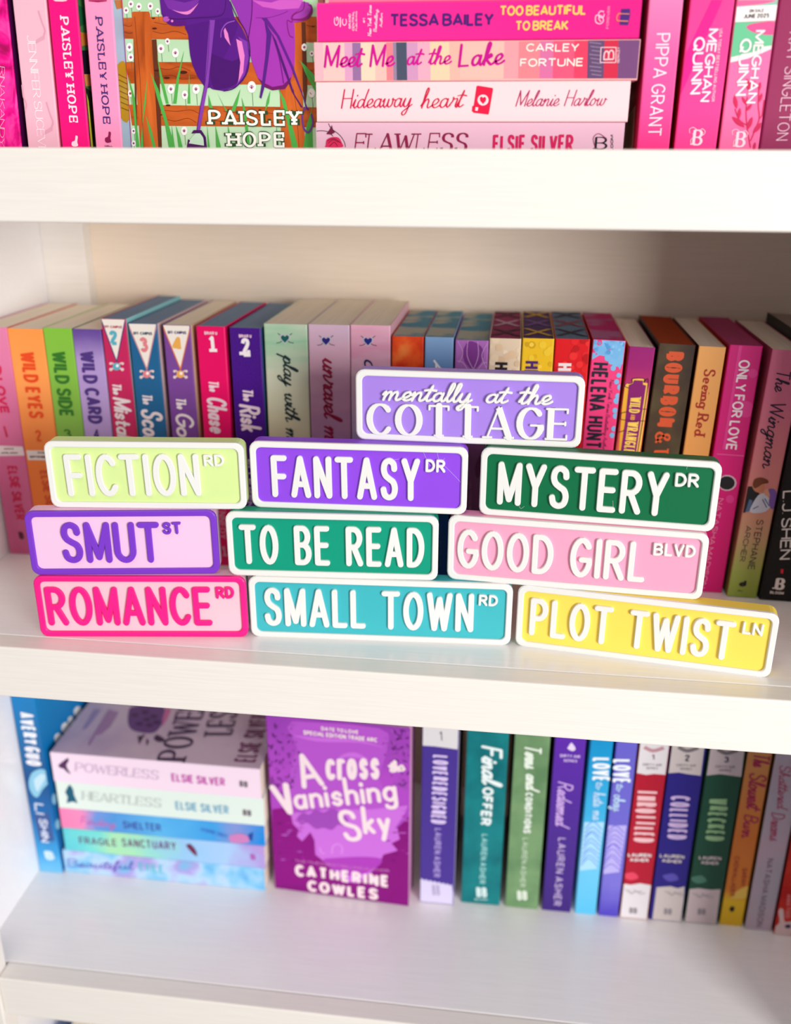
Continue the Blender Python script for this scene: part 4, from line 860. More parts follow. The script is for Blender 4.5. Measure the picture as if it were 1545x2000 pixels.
art = mb.build('cover_art', root); art['label'] = 'printed artwork of purple saddles hung on a brown rail fence among green grass and white flowers'
for c_, wt_, lay in (((40, 74, 40), .34, 8), ((250, 248, 240), .23, 9)):
    k = 3 if lay == 8 else 0
    T(f, 't2', 'PAISLEY', (693-k, 893+k), (697-k, 797-k), (1355+k, 898+k), c_, wt=wt_, name='author_lettering', face='serif', contrast=.25, serif=1.1, sp=30, layer=lay)
    T(f, 't2', 'HOPE', (830-k, 1050+k), (834-k, 957-k), (1240+k, 1052+k), c_, wt=wt_, name='author_lettering', face='serif', contrast=.25, serif=1.1, sp=30, layer=lay)

# horizontal stack on the top shelf
def stacked(label, yb, zb, zt, xl, xr, spine, top=None, pages=None, d=.13, group=None, yaw=0):
    root = empty('paperback_book', (xl, yb, zb+.0001), (0, 0, yaw), label, 'book', group)
    w, hgt = xr-xl, zt-zb-.0002
    sp = mat(spine) if isinstance(spine, tuple) else spine; tp = sp if top is None else (mat(top) if isinstance(top, tuple) else top)
    book_mesh(root, hgt, d, w, sp, sp, tp, pages or CREAM, 'flat')
    f = Face(root, 1, 0.0, -1, (.0004, .0006, w-.0004, hgt-.0006)); f.w = w; f.h = hgt
    f.topface = Face(root, 2, hgt, 1, (.0004, .001, w-.0004, d)); return f
G = 'paperbacks lying in a stack on the top shelf'
def zx(y, q): v = hit(1, y, q); return v.z, v.x
z4 = zx(YT, (700, 238.5))[0]; z3 = zx(YT, (700, 159.5))[0]; z2 = zx(YT, (700, 81))[0]; z1 = zx(YT, (700, 4))[0]
f = stacked('pale dusty pink paperback lying at the bottom of the pink stack, rose on its spine', YT, ZT, z4, zx(YT, (617, 240))[1], zx(YT, (1221, 240))[1], mat((228, 186, 206)), group=G)
T(f, 't3', 'FLAWLESS', (410, 1345), (432, 1186), (1440, 1345), (140, 24, 70), wt=.17, name='title_lettering', face='serif', contrast=.6, slant=.15, sp=14)
T(f, 't4', 'ELSIE SILVER', (238, 1152), (240, 1016), (846, 1152), (206, 22, 90), wt=.22, name='author_lettering', sp=14)
T(f, 't4', 'B', (1008, 1124), (1008, 1036), (1104, 1124), (30, 20, 34), wt=.2, name='publisher_mark', face='serif', contrast=.6)
mb = MB(); LN(mb, f, 't4', '1100 1046 1040 1008 1000 1040 1010 1100', (150, 40, 90), .0004, 1); mb.build('publisher_flourish', f.root)
T(f, 't4', 'BLOOM', (1150, 1170), (1130, 1170), (1150, 1016), (30, 20, 34), wt=.2, name='publisher_mark')
mb = MB(); LN(mb, f, 't3', '190 1096 215 1140 290 1200 330 1260 340 1305', (50, 40, 46), .0004, 1); LN(mb, f, 't3', '80 1164 130 1160 190 1172 230 1210', (50, 40, 46), .0004, 1)
PG(mb, f, 't3', '170 1190 200 1150 220 1110 230 1150 248 1175 215 1195', (110, 24, 60), 2); PG(mb, f, 't3', '165 1290 175 1240 220 1218 280 1222 310 1270 312 1306 170 1306', (214, 40, 90), 2, True)
for p in ('190 1270 230 1240 280 1262', '200 1300 240 1262 270 1296', '180 1250 240 1230 300 1270'): LN(mb, f, 't3', p, (130, 10, 50), .0004, 3)
mb.build('rose_print', f.root)
f = stacked('blush pink paperback with red script title and a small red camera, in the pink stack', YT-.0004, z4, z3, zx(YT, (617.6, 161))[1], zx(YT, (1232, 161))[1], mat((250, 212, 216)), group=G)
T(f, 't3', 'Hideaway', (300, 968), (300, 790), (965, 952), (206, 16, 76), wt=.08, name='title_lettering', face='script', slant=.22, contrast=.5)
T(f, 't3', 'heart', (1000, 966), (1000, 780), (1420, 956), (206, 16, 66), wt=.08, name='title_lettering', face='script', slant=.22, contrast=.5)
T(f, 't4', 'Melanie Harlow', (412, 806), (412, 680), (1120, 800), (178, 40, 104), wt=.07, name='author_lettering', face='script', slant=.3, contrast=.4)
mb = MB(); PG(mb, f, 't4', '120 650 130 646 240 664 244 672 212 858 206 864 95 850 90 842 84 840 88 800 98 798', (226, 14, 66), 1); DISC(mb, f, 't4', 168, 755, 42, (250, 216, 220), 2)
PG(mb, f, 't4', '168 785 146 760 144 738 156 728 168 738 182 730 192 742 188 762', (226, 14, 66), 3); PG(mb, f, 't4', '112 808 132 810 128 836 108 834', (250, 216, 220), 2); mb.build('camera_print', f.root)
f = stacked('sunset striped paperback with magenta brush title and white capitals, in the pink stack', YT+.0003, z3, z2, zx(YT, (612.8, 83.6))[1], zx(YT, (1251, 83))[1], mat((248, 186, 186)), group=G)
mb = MB()
for x0, x1, c in ((58, 140, (246, 180, 190)), (140, 330, (250, 196, 190)), (330, 400, (220, 160, 196)), (400, 475, (150, 110, 160)), (475, 600, (250, 212, 186)), (600, 700, (250, 190, 180)), (700, 760, (240, 130, 140)), (760, 790, (150, 130, 160)), (790, 882, (70, 80, 100)), (882, 980, (206, 150, 190)), (980, 1090, (240, 170, 190)), (1090, 1260, (252, 206, 170)), (1260, 1545, (250, 180, 166))):
    PG(mb, f, 't3', '%d 372 %d 372 %d 716 %d 716' % (x0, x1, x1+6, x0+6), c, 0)
for x0, x1, c in ((0, 330, (250, 186, 174)), (330, 440, (248, 156, 164)), (440, 600, (246, 130, 140)), (600, 700, (214, 110, 160)), (700, 860, (240, 84, 120)), (860, 960, (232, 60, 96)), (960, 1085, (96, 70, 110)), (1085, 1190, (206, 36, 70)), (1190, 1365, (116, 70, 120))):
    PG(mb, f, 't4', '%d 284 %d 284 %d 592 %d 592' % (x0, x1, x1-8, x0-8), c, .2)
for k in range(9): LN(mb, f, 't4', '%d %d %d %d' % (970+(k % 3)*8, 320+k*30, 1060, 330+k*30), (140, 120, 150), .0006, .6, False)
mb.build('striped_print', f.root)
T(f, 't3', 'Meet Me', (148, 606), (160, 400), (800, 596), (206, 6, 146), wt=.12, name='title_lettering', face='script', slant=.15, contrast=.4, layer=2)
T(f, 't3', 'at the', (872, 584), (872, 410), (1300, 576), (206, 6, 146), wt=.12, name='title_lettering', face='script', slant=.15, contrast=.4, layer=2)
T(f, 't4', 'Lake', (-22, 512), (-4, 328), (350, 490), (196, 0, 140), wt=.13, name='title_lettering', face='script', slant=.15, contrast=.4, layer=2)
T(f, 't4', 'CARLEY', (492, 390), (494, 328), (890, 390), (252, 236, 226), wt=.17, name='author_lettering', sp=28, layer=2)
T(f, 't4', 'FORTUNE', (446, 505), (448, 442), (922, 500), (252, 236, 226), wt=.17, name='author_lettering', sp=28, layer=2)
mb = MB(); LN(mb, f, 't4', '1058 358 1172 358 1168 472 1052 472 1058 358', (240, 200, 210), .0005, 2, False); mb.build('publisher_frame', f.root)
T(f, 't4', 'B', (1156, 452), (1074, 452), (1160, 374), (240, 200, 210), wt=.12, name='publisher_mark', layer=2)
T(f, 't4', 'BERKLEY', (1196, 474), (1178, 474), (1200, 354), (240, 200, 210), wt=.16, name='publisher_mark', layer=2)
f = stacked('bright magenta paperback with navy and yellow capitals, near the top of the pink stack', YT, z2, z1, zx(YT, (619.4, 40))[1], zx(YT, (1251, 40))[1], gradmat([(0, (250, 40, 150)), (.4, (248, 36, 146)), (1, (226, 14, 132))], axis=0, length=.2), group=G)
T(f, 't3', 'TESSA BAILEY', (735, 236), (735, 122), (1655, 230), (70, 24, 116), wt=.2, name='author_lettering', sp=14)
T(f, 't4', 'TOO BEAUTIFUL', (292, 120), (290, 44), (944, 112), (250, 206, 96), wt=.19, name='title_lettering', sp=14)
T(f, 't4', 'TO BREAK', (410, 232), (408, 158), (810, 228), (250, 206, 96), wt=.19, name='title_lettering', sp=14)
T(f, 't3', 'GRAND', (388, 256), (368, 256), (388, 122), (252, 214, 232), wt=.2, name='publisher_mark', sp=26)
T(f, 't3', 'CENTRAL', (420, 274), (400, 274), (418, 100), (252, 214, 232), wt=.2, name='publisher_mark', sp=24)
T(f, 't3', 'PUBLISHING', (444, 274), (430, 274), (444, 100), (252, 214, 232), wt=.2, name='publisher_mark', sp=24)
T(f, 't3', '#1', (516, 206), (494, 206), (516, 162), (252, 220, 236), wt=.14, name='tagline_lettering')
T(f, 't3', 'New York Times', (570, 322), (536, 322), (572, 40), (252, 220, 236), wt=.12, name='tagline_lettering', face='script', slant=.2)
T(f, 't3', 'Bestselling', (616, 284), (586, 284), (630, 80), (252, 220, 236), wt=.12, name='tagline_lettering', face='script', slant=.1)
T(f, 't3', 'Author', (666, 242), (640, 242), (670, 116), (252, 220, 236), wt=.13, name='tagline_lettering', face='script', slant=.1)
T(f, 't3', 'G', (282, 228), (238, 228), (282, 150), (252, 220, 236), wt=.14, name='publisher_mark'); T(f, 't3', 'C', (352, 228), (310, 228), (352, 166), (252, 220, 236), wt=.14, name='publisher_mark')
mb = MB(); LN(mb, f, 't3', '295 240 295 156', (252, 220, 236), .0006, 1); LN(mb, f, 't4', '1050 118 1020 118 1018 165 1050 180 1075 160 1068 130 1052 120 1040 140 1058 165', (252, 200, 226), .0005, 1); LN(mb, f, 't4', '1080 90 1058 84 1040 100 1048 130 1074 130 1082 104', (252, 200, 226), .0005, 1)
mb.build('publisher_mark', f.root); mb = MB()
PG(mb, f, 't4', '1212 68 1276 66 1278 110 1270 150 1262 190 1198 188 1206 120', (70, 30, 120), 1); LN(mb, f, 't4', '1210 105 1190 104 1176 130 1180 155 1200 158 1262 160', (230, 130, 90), .0006, 2); LN(mb, f, 't4', '1205 104 1272 106', (230, 130, 90), .0005, 2)
mb.build('suitcase_print', f.root)
T(f, 't4', 'FOREVER', (1112, 216), (1096, 216), (1126, 48), (250, 190, 220), wt=.14, name='publisher_mark', face='serif', contrast=.4, sp=26)
stacked('pink paperback on top of the pink stack, only its lower edge showing in the photo', YT+.003, z1, z1+.022, zx(YT, (640, 2))[1], zx(YT, (1255, 2))[1], mat((236, 120, 160)), group=G)

# right of the stack
G = 'upright pink paperbacks on the top shelf'
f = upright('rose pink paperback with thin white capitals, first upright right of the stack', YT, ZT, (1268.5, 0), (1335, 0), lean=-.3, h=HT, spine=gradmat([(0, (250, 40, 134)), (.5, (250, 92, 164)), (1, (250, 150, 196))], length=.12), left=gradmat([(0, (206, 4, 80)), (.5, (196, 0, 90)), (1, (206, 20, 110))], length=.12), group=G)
T(f, 't5', 'PIPPA GRANT', (330, 300), (458, 300), (250, 1228), (252, 226, 238), wt=.1, name='author_lettering', sp=20)
mb = MB(); PG(mb, f.left, 't4', '1262 880 1322 790 1300 1120 1240 1120', (226, 186, 170), 0)
for k in range(9): LN(mb, f.left, 't4', '%d %d %d %d' % (1270+k*4, 890-k*6, 1262+k*4, 1100), (60, 30, 20), .0006, 1, False)
mb.build('barcode_print', f.root)
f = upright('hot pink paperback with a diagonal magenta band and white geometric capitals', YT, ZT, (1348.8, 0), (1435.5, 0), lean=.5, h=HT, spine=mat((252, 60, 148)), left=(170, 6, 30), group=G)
mb = MB(); PG(mb, f, 't5', '830 0 930 0 550 860 560 760 600 480', (244, 12, 140), 0); mb.build('band_print', f.root)
for nm, c, tx in (('MEGHAN', (252, 232, 240), [(802, 258), (892, 262), (725, 918)]), ('QUINN', (252, 232, 240), [(672, 336), (774, 340), (634, 852)])):
    T(f, 't5', nm, *tx, c, wt=.17, name='author_lettering', sp=19, layer=1)
T(f, 't5', 'USA TODAY BESTSELLING AUTHOR', (902, 258), (930, 258), (826, 916), (252, 214, 230), wt=.14, name='tagline_lettering', sp=26)
def bmark(f, dx, dy):
    T(f, 't5', 'B', (650+dx, 1304+dy), (662+dx, 1172+dy), (742+dx, 1306+dy), (252, 226, 238), wt=.2, name='publisher_mark', face='serif', contrast=.6, layer=2)
    mb = MB(); LN(mb, f, 't5', ' '.join(str(v+(dx if i % 2 == 0 else dy)) for i, v in enumerate((632, 1200, 630, 1165, 660, 1148, 690, 1165, 680, 1200, 655, 1205))), (252, 214, 230), .00035, 2)
    LN(mb, f, 't5', ' '.join(str(v+(dx if i % 2 == 0 else dy)) for i, v in enumerate((720, 1180, 745, 1160, 770, 1185, 755, 1215, 735, 1210))), (252, 214, 230), .00035, 2)
    LN(mb, f, 't5', ' '.join(str(v+(dx if i % 2 == 0 else dy)) for i, v in enumerate((660, 1240, 640, 1262, 645, 1295, 665, 1300))), (252, 214, 230), .00035, 2); mb.build('publisher_flourish', f.root)
bmark(f, 0, 0)
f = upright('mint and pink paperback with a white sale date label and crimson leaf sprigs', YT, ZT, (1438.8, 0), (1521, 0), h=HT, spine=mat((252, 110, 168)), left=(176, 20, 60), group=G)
mb = MB(); PG(mb, f, 't5', '1055 -20 1440 -20 1440 52 1050 58', (140, 200, 178), 0); PG(mb, f, 't5', '1060 0 1400 0 1330 30 1180 48 1050 54', (244, 100, 156), .5, True)
PG(mb, f, 't5', '1045 200 1412 190 1378 440 1230 470 1120 500 970 540 1000 400', (104, 196, 148), 0); PG(mb, f, 't5', '1140 240 1200 212 1400 196 1404 300 1330 316 1200 290', (232, 80, 146), .6, True)
PG(mb, f, 't5', '985 520 1120 490 1250 455 1300 420 1375 410 1370 440 1280 480 1150 530 980 568', (246, 226, 230), 1)
for p in ('1152 870 1140 1000 1150 1150 1180 1330', '1256 800 1250 950 1260 1060 1230 1150 1180 1270', '1150 1130 1080 1080 1040 980', '1330 900 1310 1000 1262 1070'): LN(mb, f, 't5', p, (206, 16, 86), .0006, 1)
for x, y, a, L_ in ((1045, 920, 80, 60), (1125, 910, 60, 44), (1165, 970, 130, 44), (1080, 1020, 95, 48), (1070, 1100, 40, 74), (1175, 1110, 110, 60), (1262, 780, 100, 42), (1270, 880, 110, 44), (1310, 960, 110, 52), (1245, 1150, 130, 66), (1160, 770, 75, 64), (1215, 1320, 100, 40), (1200, 760, 130, 40)):
    ca, sa = math.cos(math.radians(a)), math.sin(math.radians(a)); PG(mb, f, 't5', [(x+ca*u*L_-sa*v*L_, y+sa*u*L_+ca*v*L_) for u, v in ((-1, 0), (-.5, .24), (.2, .3), (1, 0), (.2, -.3), (-.5, -.24))], (206, 16, 86), 1.3, True)
mb.build('leaf_print', f.root)
mb = MB(); PG(mb, f, 't5', '1052 62 1424 44 1408 184 1040 200', (250, 244, 242), 2); mb.build('sale_label', f.root)
T(f, 't5', 'ON SALE', (1166, 115), (1168, 84), (1298, 110), (40, 34, 40), wt=.2, name='sale_date', layer=3)
T(f, 't5', 'JUNE 2025', (1112, 168), (1114, 128), (1345, 160), (40, 34, 40), wt=.22, name='sale_date', layer=3)
for nm, c, tx in (('MEGHAN', (252, 236, 242), [(1222, 272), (1312, 276), (1140, 932)]), ('QUINN', (252, 236, 242), [(1088, 352), (1192, 356), (1042, 866)])):
    T(f, 't5', nm, *tx, c, wt=.17, name='author_lettering', sp=19, layer=3)
bmark(f, 386, 16)
f = upright('plum paperback with thin white capitals at the right end of the top shelf', YT-.001, ZT, (1522.8, 0), None, h=HT, w=.026, spine=mat((146, 26, 84)), group=G)
T(f, 't5', 'KAT SINGLETON', (1530, 290), (1640, 290), (1408, 1266), (246, 206, 226), wt=.06, name='author_lettering', sp=22)

# ================================================================== BOTTOM SHELF
YL = .139; ZL = Z_LOW; HB = .203
G = 'upright paperbacks on the bottom shelf'
BLUEW = gradmat([(0, (110, 190, 236)), (.12, (60, 160, 220)), (.3, (20, 110, 180)), (.55, (26, 80, 140)), (.75, (30, 110, 170)), (1, (20, 130, 196))], length=.203, noise=.2, scale=26)
f = upright('tall blue watercolour paperback with white lettering, against the left side of the bottom shelf', .1265, ZL, (21, 1362), (66, 1370), h=.2285, spine=BLUEW, right=gradmat([(0, (40, 120, 190)), (.5, (10, 110, 180)), (1, (0, 140, 206))], length=.22, noise=.3, scale=20), w=.0235, group=G)
f.root.location.x = XL+.0006; f = Face(f.root, 1, 0.0, -1, (.0004, .0005, .0232, .2275)); f.right = Face(f.root, 0, .0235, 1, (.001, 0, .13, .2275))
mb = MB(); PG(mb, f, 'b1', '300 960 330 890 420 850 500 890 510 980 440 1060 390 1140 340 1120 300 1040', (140, 200, 226), 0, True); PG(mb, f, 'b1', '350 960 420 900 470 930 420 1030 380 1080', (196, 226, 240), .4, True)
PG(mb, f, 'b1', '350 1320 500 1300 560 1590 410 1600', (60, 90, 150), .2); mb.build('watercolour_print', f.root); mb = MB()
for x, y, r in ((800, 265, 44), (728, 355, 34), (672, 430, 44), (598, 540, 44)): DISC(mb, f.right, 'b1', x, y, r, (232, 236, 244), 1, r*1.3)
for x, y, r in ((556, 1160, 26), (590, 1420, 24)): DISC(mb, f.right, 'b1', x, y, r, (150, 206, 236), 1, r*2.2)
o = mb.build('beaded_edge_print', f.root); o['kind'] = 'stuff'
T(f, 'b1', 'AVERY', (195, 262), (345, 285), (245, 592), (240, 244, 250), wt=.24, name='title_lettering', sp=20, layer=1)
T(f, 'b1', 'GUO', (250, 612), (408, 614), (272, 808), (240, 240, 248), wt=.24, name='title_lettering', sp=20, layer=1)
T(f, 'b1', 'LI', (352, 1196), (455, 1190), (362, 1310), (206, 216, 236), wt=.2, name='author_lettering', layer=1)
T(f, 'b1', 'SHIN', (398, 1356), (486, 1356), (425, 1600), (214, 220, 238), wt=.2, name='author_lettering', sp=18, layer=1)
T(f, 'b1', 'B', (476, 1786), (470, 1692), (572, 1786), (206, 230, 244), wt=.3, name='publisher_mark', layer=1)
# horizontal stack on the bottom shelf
G = 'paperbacks lying in a stack on the bottom shelf'
YS = .129
def zs(q): return hit(1, YS, q).z
zz = [ZL, zs((320, 1678.5)), zs((320, 1635)), zs((320, 1595)), zs((308, 1541)), zs((304, 1483.5))]
xs_ = lambda q: hit(1, YS, q).x
f = stacked('pastel blue and lilac paperback at the very bottom of the bottom shelf stack', YS, zz[0], zz[1], xs_((126.5, 1690)), xs_((516.5, 1715)), blotch([(.3, (70, 150, 226)), (.42, (130, 200, 240)), (.52, (186, 216, 246)), (.62, (176, 160, 226)), (.75, (110, 190, 230))], 26), group=G)
T(f, 'b2', 'Beautiful', (150, 1098), (150, 1042), (610, 1118), (90, 80, 190), wt=.09, name='title_lettering', face='script', slant=.2)
T(f, 'b2', 'EXILE', (640, 1124), (640, 1066), (810, 1146), (90, 196, 214), wt=.14, name='title_lettering', sp=20)
f = stacked('turquoise, mint and lilac watercolour paperback second from the bottom of that stack', YS, zz[1], zz[2], xs_((125.5, 1640)), xs_((517, 1675)), gradmat([(0, (96, 206, 216)), (.15, (120, 220, 214)), (.3, (170, 230, 180)), (.45, (150, 220, 210)), (.6, (150, 200, 240)), (.8, (170, 206, 246)), (.95, (176, 160, 226)), (1, (186, 150, 216))], axis=0, length=.2, noise=.35, scale=34), group=G)
T(f, 'b2', 'FRAGILE', (232, 940), (232, 892), (490, 958), (110, 60, 110), wt=.13, name='title_lettering', sp=24)
T(f, 'b2', 'SANCTUARY', (524, 958), (524, 904), (895, 984), (110, 60, 110), wt=.13, name='title_lettering', sp=24)
mb = MB(); PG(mb, f, 'b2', '960 950 985 940 1010 960 1030 990 1035 1025 1000 1000', (110, 40, 80), 1, True); mb.build('bird_print', f.root)
T(f, 'b2', 'B', (1404, 1050), (1404, 1010), (1440, 1052), (180, 90, 180), wt=.25, name='publisher_mark')
f = stacked('bright blue paperback with a pink corner, in the middle of the bottom shelf stack', YS, zz[2], zz[3], xs_((118, 1595)), xs_((517, 1632)), gradmat([(0, (246, 130, 180)), (.1, (246, 140, 190)), (.18, (110, 150, 220)), (.3, (80, 150, 220)), (.5, (90, 180, 236)), (.75, (60, 160, 230)), (.85, (130, 150, 216)), (1, (10, 140, 226))], axis=0, length=.2, noise=.22, scale=30), group=G)
T(f, 'b2', 'Finding', (238, 806), (238, 752), (492, 830), (200, 110, 190), wt=.09, name='title_lettering', face='script', slant=.2)
T(f, 'b2', 'SHELTER', (530, 834), (530, 784), (792, 856), (60, 80, 170), wt=.15, name='title_lettering', sp=20)
T(f, 'b2', 'CATHERINE COWLES', (1060, 850), (1060, 826), (1240, 900), (60, 110, 200), wt=.12, name='author_lettering')
mb = MB(); PG(mb, f, 'b2', '1265 880 1340 870 1400 900 1380 930 1270 930', (206, 130, 190), 1, True); PG(mb, f, 'b2', '1385 880 1420 860 1415 920 1395 915', (30, 70, 160), 2); mb.build('bird_print', f.root)
for lab, k, bc, tc, oc, ttl, tx, ax, top in (
 ('mint white paperback lying second from the top of the bottom shelf stack', 3, (226, 240, 232), (190, 200, 196), (130, 180, 204), 'HEARTLESS', [(246, 636), (252, 580), (800, 692)], [(890, 706), (892, 648), (1256, 738)], None),
 ('pale pink paperback on top of the bottom shelf stack, purple flower on its cover', 4, (246, 222, 240), (206, 178, 206), (200, 90, 176), 'POWERLESS', [(198, 440), (206, 384), (782, 500)], [(862, 512), (864, 456), (1230, 546)], blotch([(.3, (192, 164, 192)), (.6, (214, 190, 206))], 14))):
    f = stacked(lab, YS-.001*k+.002, zz[k], zz[k+1], xs_((113 if k == 3 else 103, 1550 if k == 3 else 1490)), xs_((517 if k == 3 else 510, 1590 if k == 3 else 1530)), mat(bc), top=top, group=G)
    T(f, 'b2', ttl, *tx, tc, wt=.18, name='title_lettering', face='serif', contrast=.55, slant=.12, sp=12)
    T(f, 'b2', 'ELSIE SILVER', *ax, oc, wt=.19, name='author_lettering', sp=15)
    b0 = 1350 if k == 3 else 1326; b1 = 745 if k == 3 else 548
    T(f, 'b2', 'BB', (b0, b1), (b0, b1-42), (b0+58, b1+8), (120, 110, 120), wt=.26, name='publisher_mark', sp=20)
    mb = MB()
    if k == 3: PG(mb, f, 'b2', '132 585 152 545 165 534 186 566 192 604 218 662 184 650 142 660 150 620', (20, 92, 120), 1)
    else: PG(mb, f, 'b2', '85 400 110 380 150 352 155 372 140 400 150 430 170 462 140 445 120 425 98 420', (84, 44, 92), 1, True)
    mb.build('flower_emblem', f.root)
    if k == 4:
        g = f.topface; mb = MB()
        PG(mb, g, 'b2', '570 20 600 0 700 -10 800 0 820 60 790 130 740 180 660 180 590 160 562 110', (104, 62, 128), 1, True); PG(mb, g, 'b2', '820 10 860 20 830 90 795 140 800 80', (206, 110, 160), 1.2)
        for x, y in ((610, 60), (680, 40), (740, 70), (640, 120), (710, 130), (760, 110), (690, 90)): DISC(mb, g, 'b2', x, y, 26, (74, 36, 96), 2, 14)
        for p in ('630 200 650 205 680 190 650 240 640 262', '690 220 705 240 690 270', '740 215 760 195 800 215 815 235 780 245 750 235'): PG(mb, g, 'b2', p, (70, 34, 76), 2, True)
        PG(mb, g, 'b2', '430 20 500 40 440 140 380 190 340 200 300 270 285 260 330 180', (176, 134, 174), .6); PG(mb, g, 'b2', '330 20 380 20 280 150 245 160', (170, 150, 190), .6)
        mb.build('cover_flower_print', f.root)
        T(g, 'b2', 'POWER', (955, 375), (780, 330), (1110, -40), (70, 40, 84), wt=.17, name='title_lettering', face='serif', contrast=.55, layer=2)
        T(g, 'b2', 'LESS', (1268, 200), (1100, 145), (1330, -30), (70, 40, 84), wt=.17, name='title_lettering', face='serif', contrast=.55, layer=2)
        T(g, 'b2', 'ELSIE SILVER', (1435, 385), (1298, 350), (1545, 60), (120, 50, 100), wt=.18, name='author_lettering', layer=2, sp=15)
# purple face-out cover
P0 = hit(2, ZL, (537, 1734.6)); P1 = hit(2, ZL, (797.7, 1770)); yaw = math.atan2(P1.y-P0.y, P1.x-P0.x); wF = (P1-P0).length
root = empty('paperback_book', (P0.x, P0.y, ZL+.0002), (0, 0, yaw), 'face-out purple paperback with cream brush title and a forest lake on its cover', 'book')
hF = hit(1, P1.y, (810.7, 1424)).z-ZL
COVER = gradmat([(0, (132, 0, 122)), (.3, (146, 10, 140)), (.45, (176, 70, 196)), (.7, (180, 74, 200)), (1, (150, 60, 176))], length=hF, noise=.35, scale=24)
book_mesh(root, .026, wF, hF, mat((150, 40, 160)), COVER, mat((150, 40, 160)), pagemat((236, 176, 220)), 'faceout', page_label='page block with pink edges')
f = Face(root, 1, 0.0, -1, (.0005, .0004, wF-.0005, hF-.0005), eps=.0001)
mb = MB()
PG(mb, f, 'b3', '250 40 1100 110 1180 300 1100 600 1180 900 300 900 240 500 300 300', (184, 84, 206), 0, True)
PG(mb, f, 'b3', '260 180 500 240 900 250 1150 300 900 230 500 200', (206, 110, 224), .4, True); PG(mb, f, 'b3', '680 420 760 360 880 350 1000 420 900 400 780 390', (206, 110, 224), .4, True)
PG(mb, f, 'b3', '60 900 200 880 260 1000 420 1120 500 1280 560 1380 600 1640 60 1640', (140, 0, 130), .5); PG(mb, f, 'b3', '1400 960 1300 1060 1250 1200 1150 1320 1090 1460 1100 1700 1400 1800', (134, 0, 122), .5)
PG(mb, f, 'b3', '240 940 600 900 1000 900 1380 860 1340 960 1270 1060 1300 1190 1220 1230 1280 1300 1140 1340 1100 1440 900 1620 760 1600 620 1450 480 1340 470 1200 430 1120 350 1210 300 1160 320 1100 260 1040', (206, 112, 224), .8)
PG(mb, f, 'b3', '300 980 360 930 420 950 480 900 560 930 640 890 720 930 800 1000 760 1060 700 1050 640 1100 560 1080 480 1090 400 1030 340 1050', (162, 72, 186), 1, True); PG(mb, f, 'b3', '560 1380 900 1360 1120 1380 1080 1460 900 1540 700 1520', (176, 60, 190), 1, True)
rnd = random.Random(3)
for k in range(150):
    side = rnd.random() < .55; y = rnd.uniform(60, 760) if side else rnd.uniform(130, 700)
    x = rnd.uniform(20, 340-abs(y-350)*.2) if side else rnd.uniform(1130+abs(y-300)*.3, 1410); r = rnd.uniform(12, 34); a = rnd.uniform(0, 3.14)
    PG(mb, f, 'b3', [(x+r*math.cos(a), y+r*math.sin(a)), (x+r*.4*math.cos(a+1.57), y+r*.4*math.sin(a+1.57)), (x-r*math.cos(a), y-r*math.sin(a)), (x-r*.4*math.cos(a+1.57), y-r*.4*math.sin(a+1.57))], rnd.choice([(110, 36, 130), (130, 50, 150), (98, 30, 116), (170, 80, 190)]), 1.2+k*.004)
for k in range(40):
    y = rnd.uniform(900, 1400); x = rnd.choice([rnd.uniform(80, 360), rnd.uniform(1180, 1390)]); PG(mb, f, 'b3', [(x-30, y), (x, y-6), (x+36, y), (x, y+6)], rnd.choice([(170, 30, 160), (110, 0, 110), (196, 100, 210)]), 1.3+k*.01)
PG(mb, f, 'b3', '590 1120 600 1000 615 1000 622 1180 600 1340 585 1340', (120, 44, 150), 1.1)
LN(mb, f, 'b3', '640 1330 650 1260 700 1235 740 1270 735 1330', (226, 150, 236), .0012, 2); LN(mb, f, 'b3', '520 1270 540 1320 570 1330', (226, 150, 236), .0012, 2)
mb.build('cover_art', root)
CW = (248, 226, 232)
T(f, 'b3', 'DATE TO LOVE', (536, 130), (538, 92), (900, 168), CW, wt=.22, name='tagline_lettering', layer=3)
T(f, 'b3', 'SPECIAL EDITION TRADE ARC', (362, 170), (364, 128), (1082, 246), CW, wt=.22, name='tagline_lettering', layer=3)
T(f, 'b3', 'A', (355, 700), (355, 352), (575, 668), CW, wt=.13, name='title_lettering', layer=3, face='script', slant=.0)
T(f, 'b3', 'cross', (585, 616), (585, 220), (1170, 606), CW, wt=.125, name='title_lettering', layer=3, face='sans', round=True, slant=.15)
T(f, 'b3', 'the', (1205, 545), (1205, 425), (1370, 525), CW, wt=.22, name='title_lettering', layer=3, face='script', slant=.1)
T(f, 'b3', 'V', (150, 965), (105, 650), (335, 935), CW, wt=.17, name='title_lettering', layer=3, face='script', slant=.0)
T(f, 'b3', 'anishing', (285, 905), (285, 630), (1320, 815), CW, wt=.13, name='title_lettering', layer=3, face='sans', round=True, slant=.12)
T(f, 'b3', 'S', (775, 1220), (770, 900), (960, 1200), CW, wt=.13, name='title_lettering', layer=3, face='script')
T(f, 'b3', 'ky', (950, 1140), (950, 865), (1250, 1130), CW, wt=.14, name='title_lettering', layer=3, face='sans', round=True, slant=.1)
T(f, 'b3', 'THE TIMES BESTSELLING AUTHOR', (280, 1412), (282, 1386), (1200, 1512), (206, 120, 200), wt=.16, name='tagline_lettering', layer=3)
T(f, 'b3', 'CATHERINE', (284, 1548), (280, 1432), (1200, 1660), CW, wt=.25, name='author_lettering', sp=26, layer=3)
T(f, 'b3', 'COWLES', (404, 1694), (400, 1584), (1092, 1782), CW, wt=.25, name='author_lettering', sp=26, layer=3)

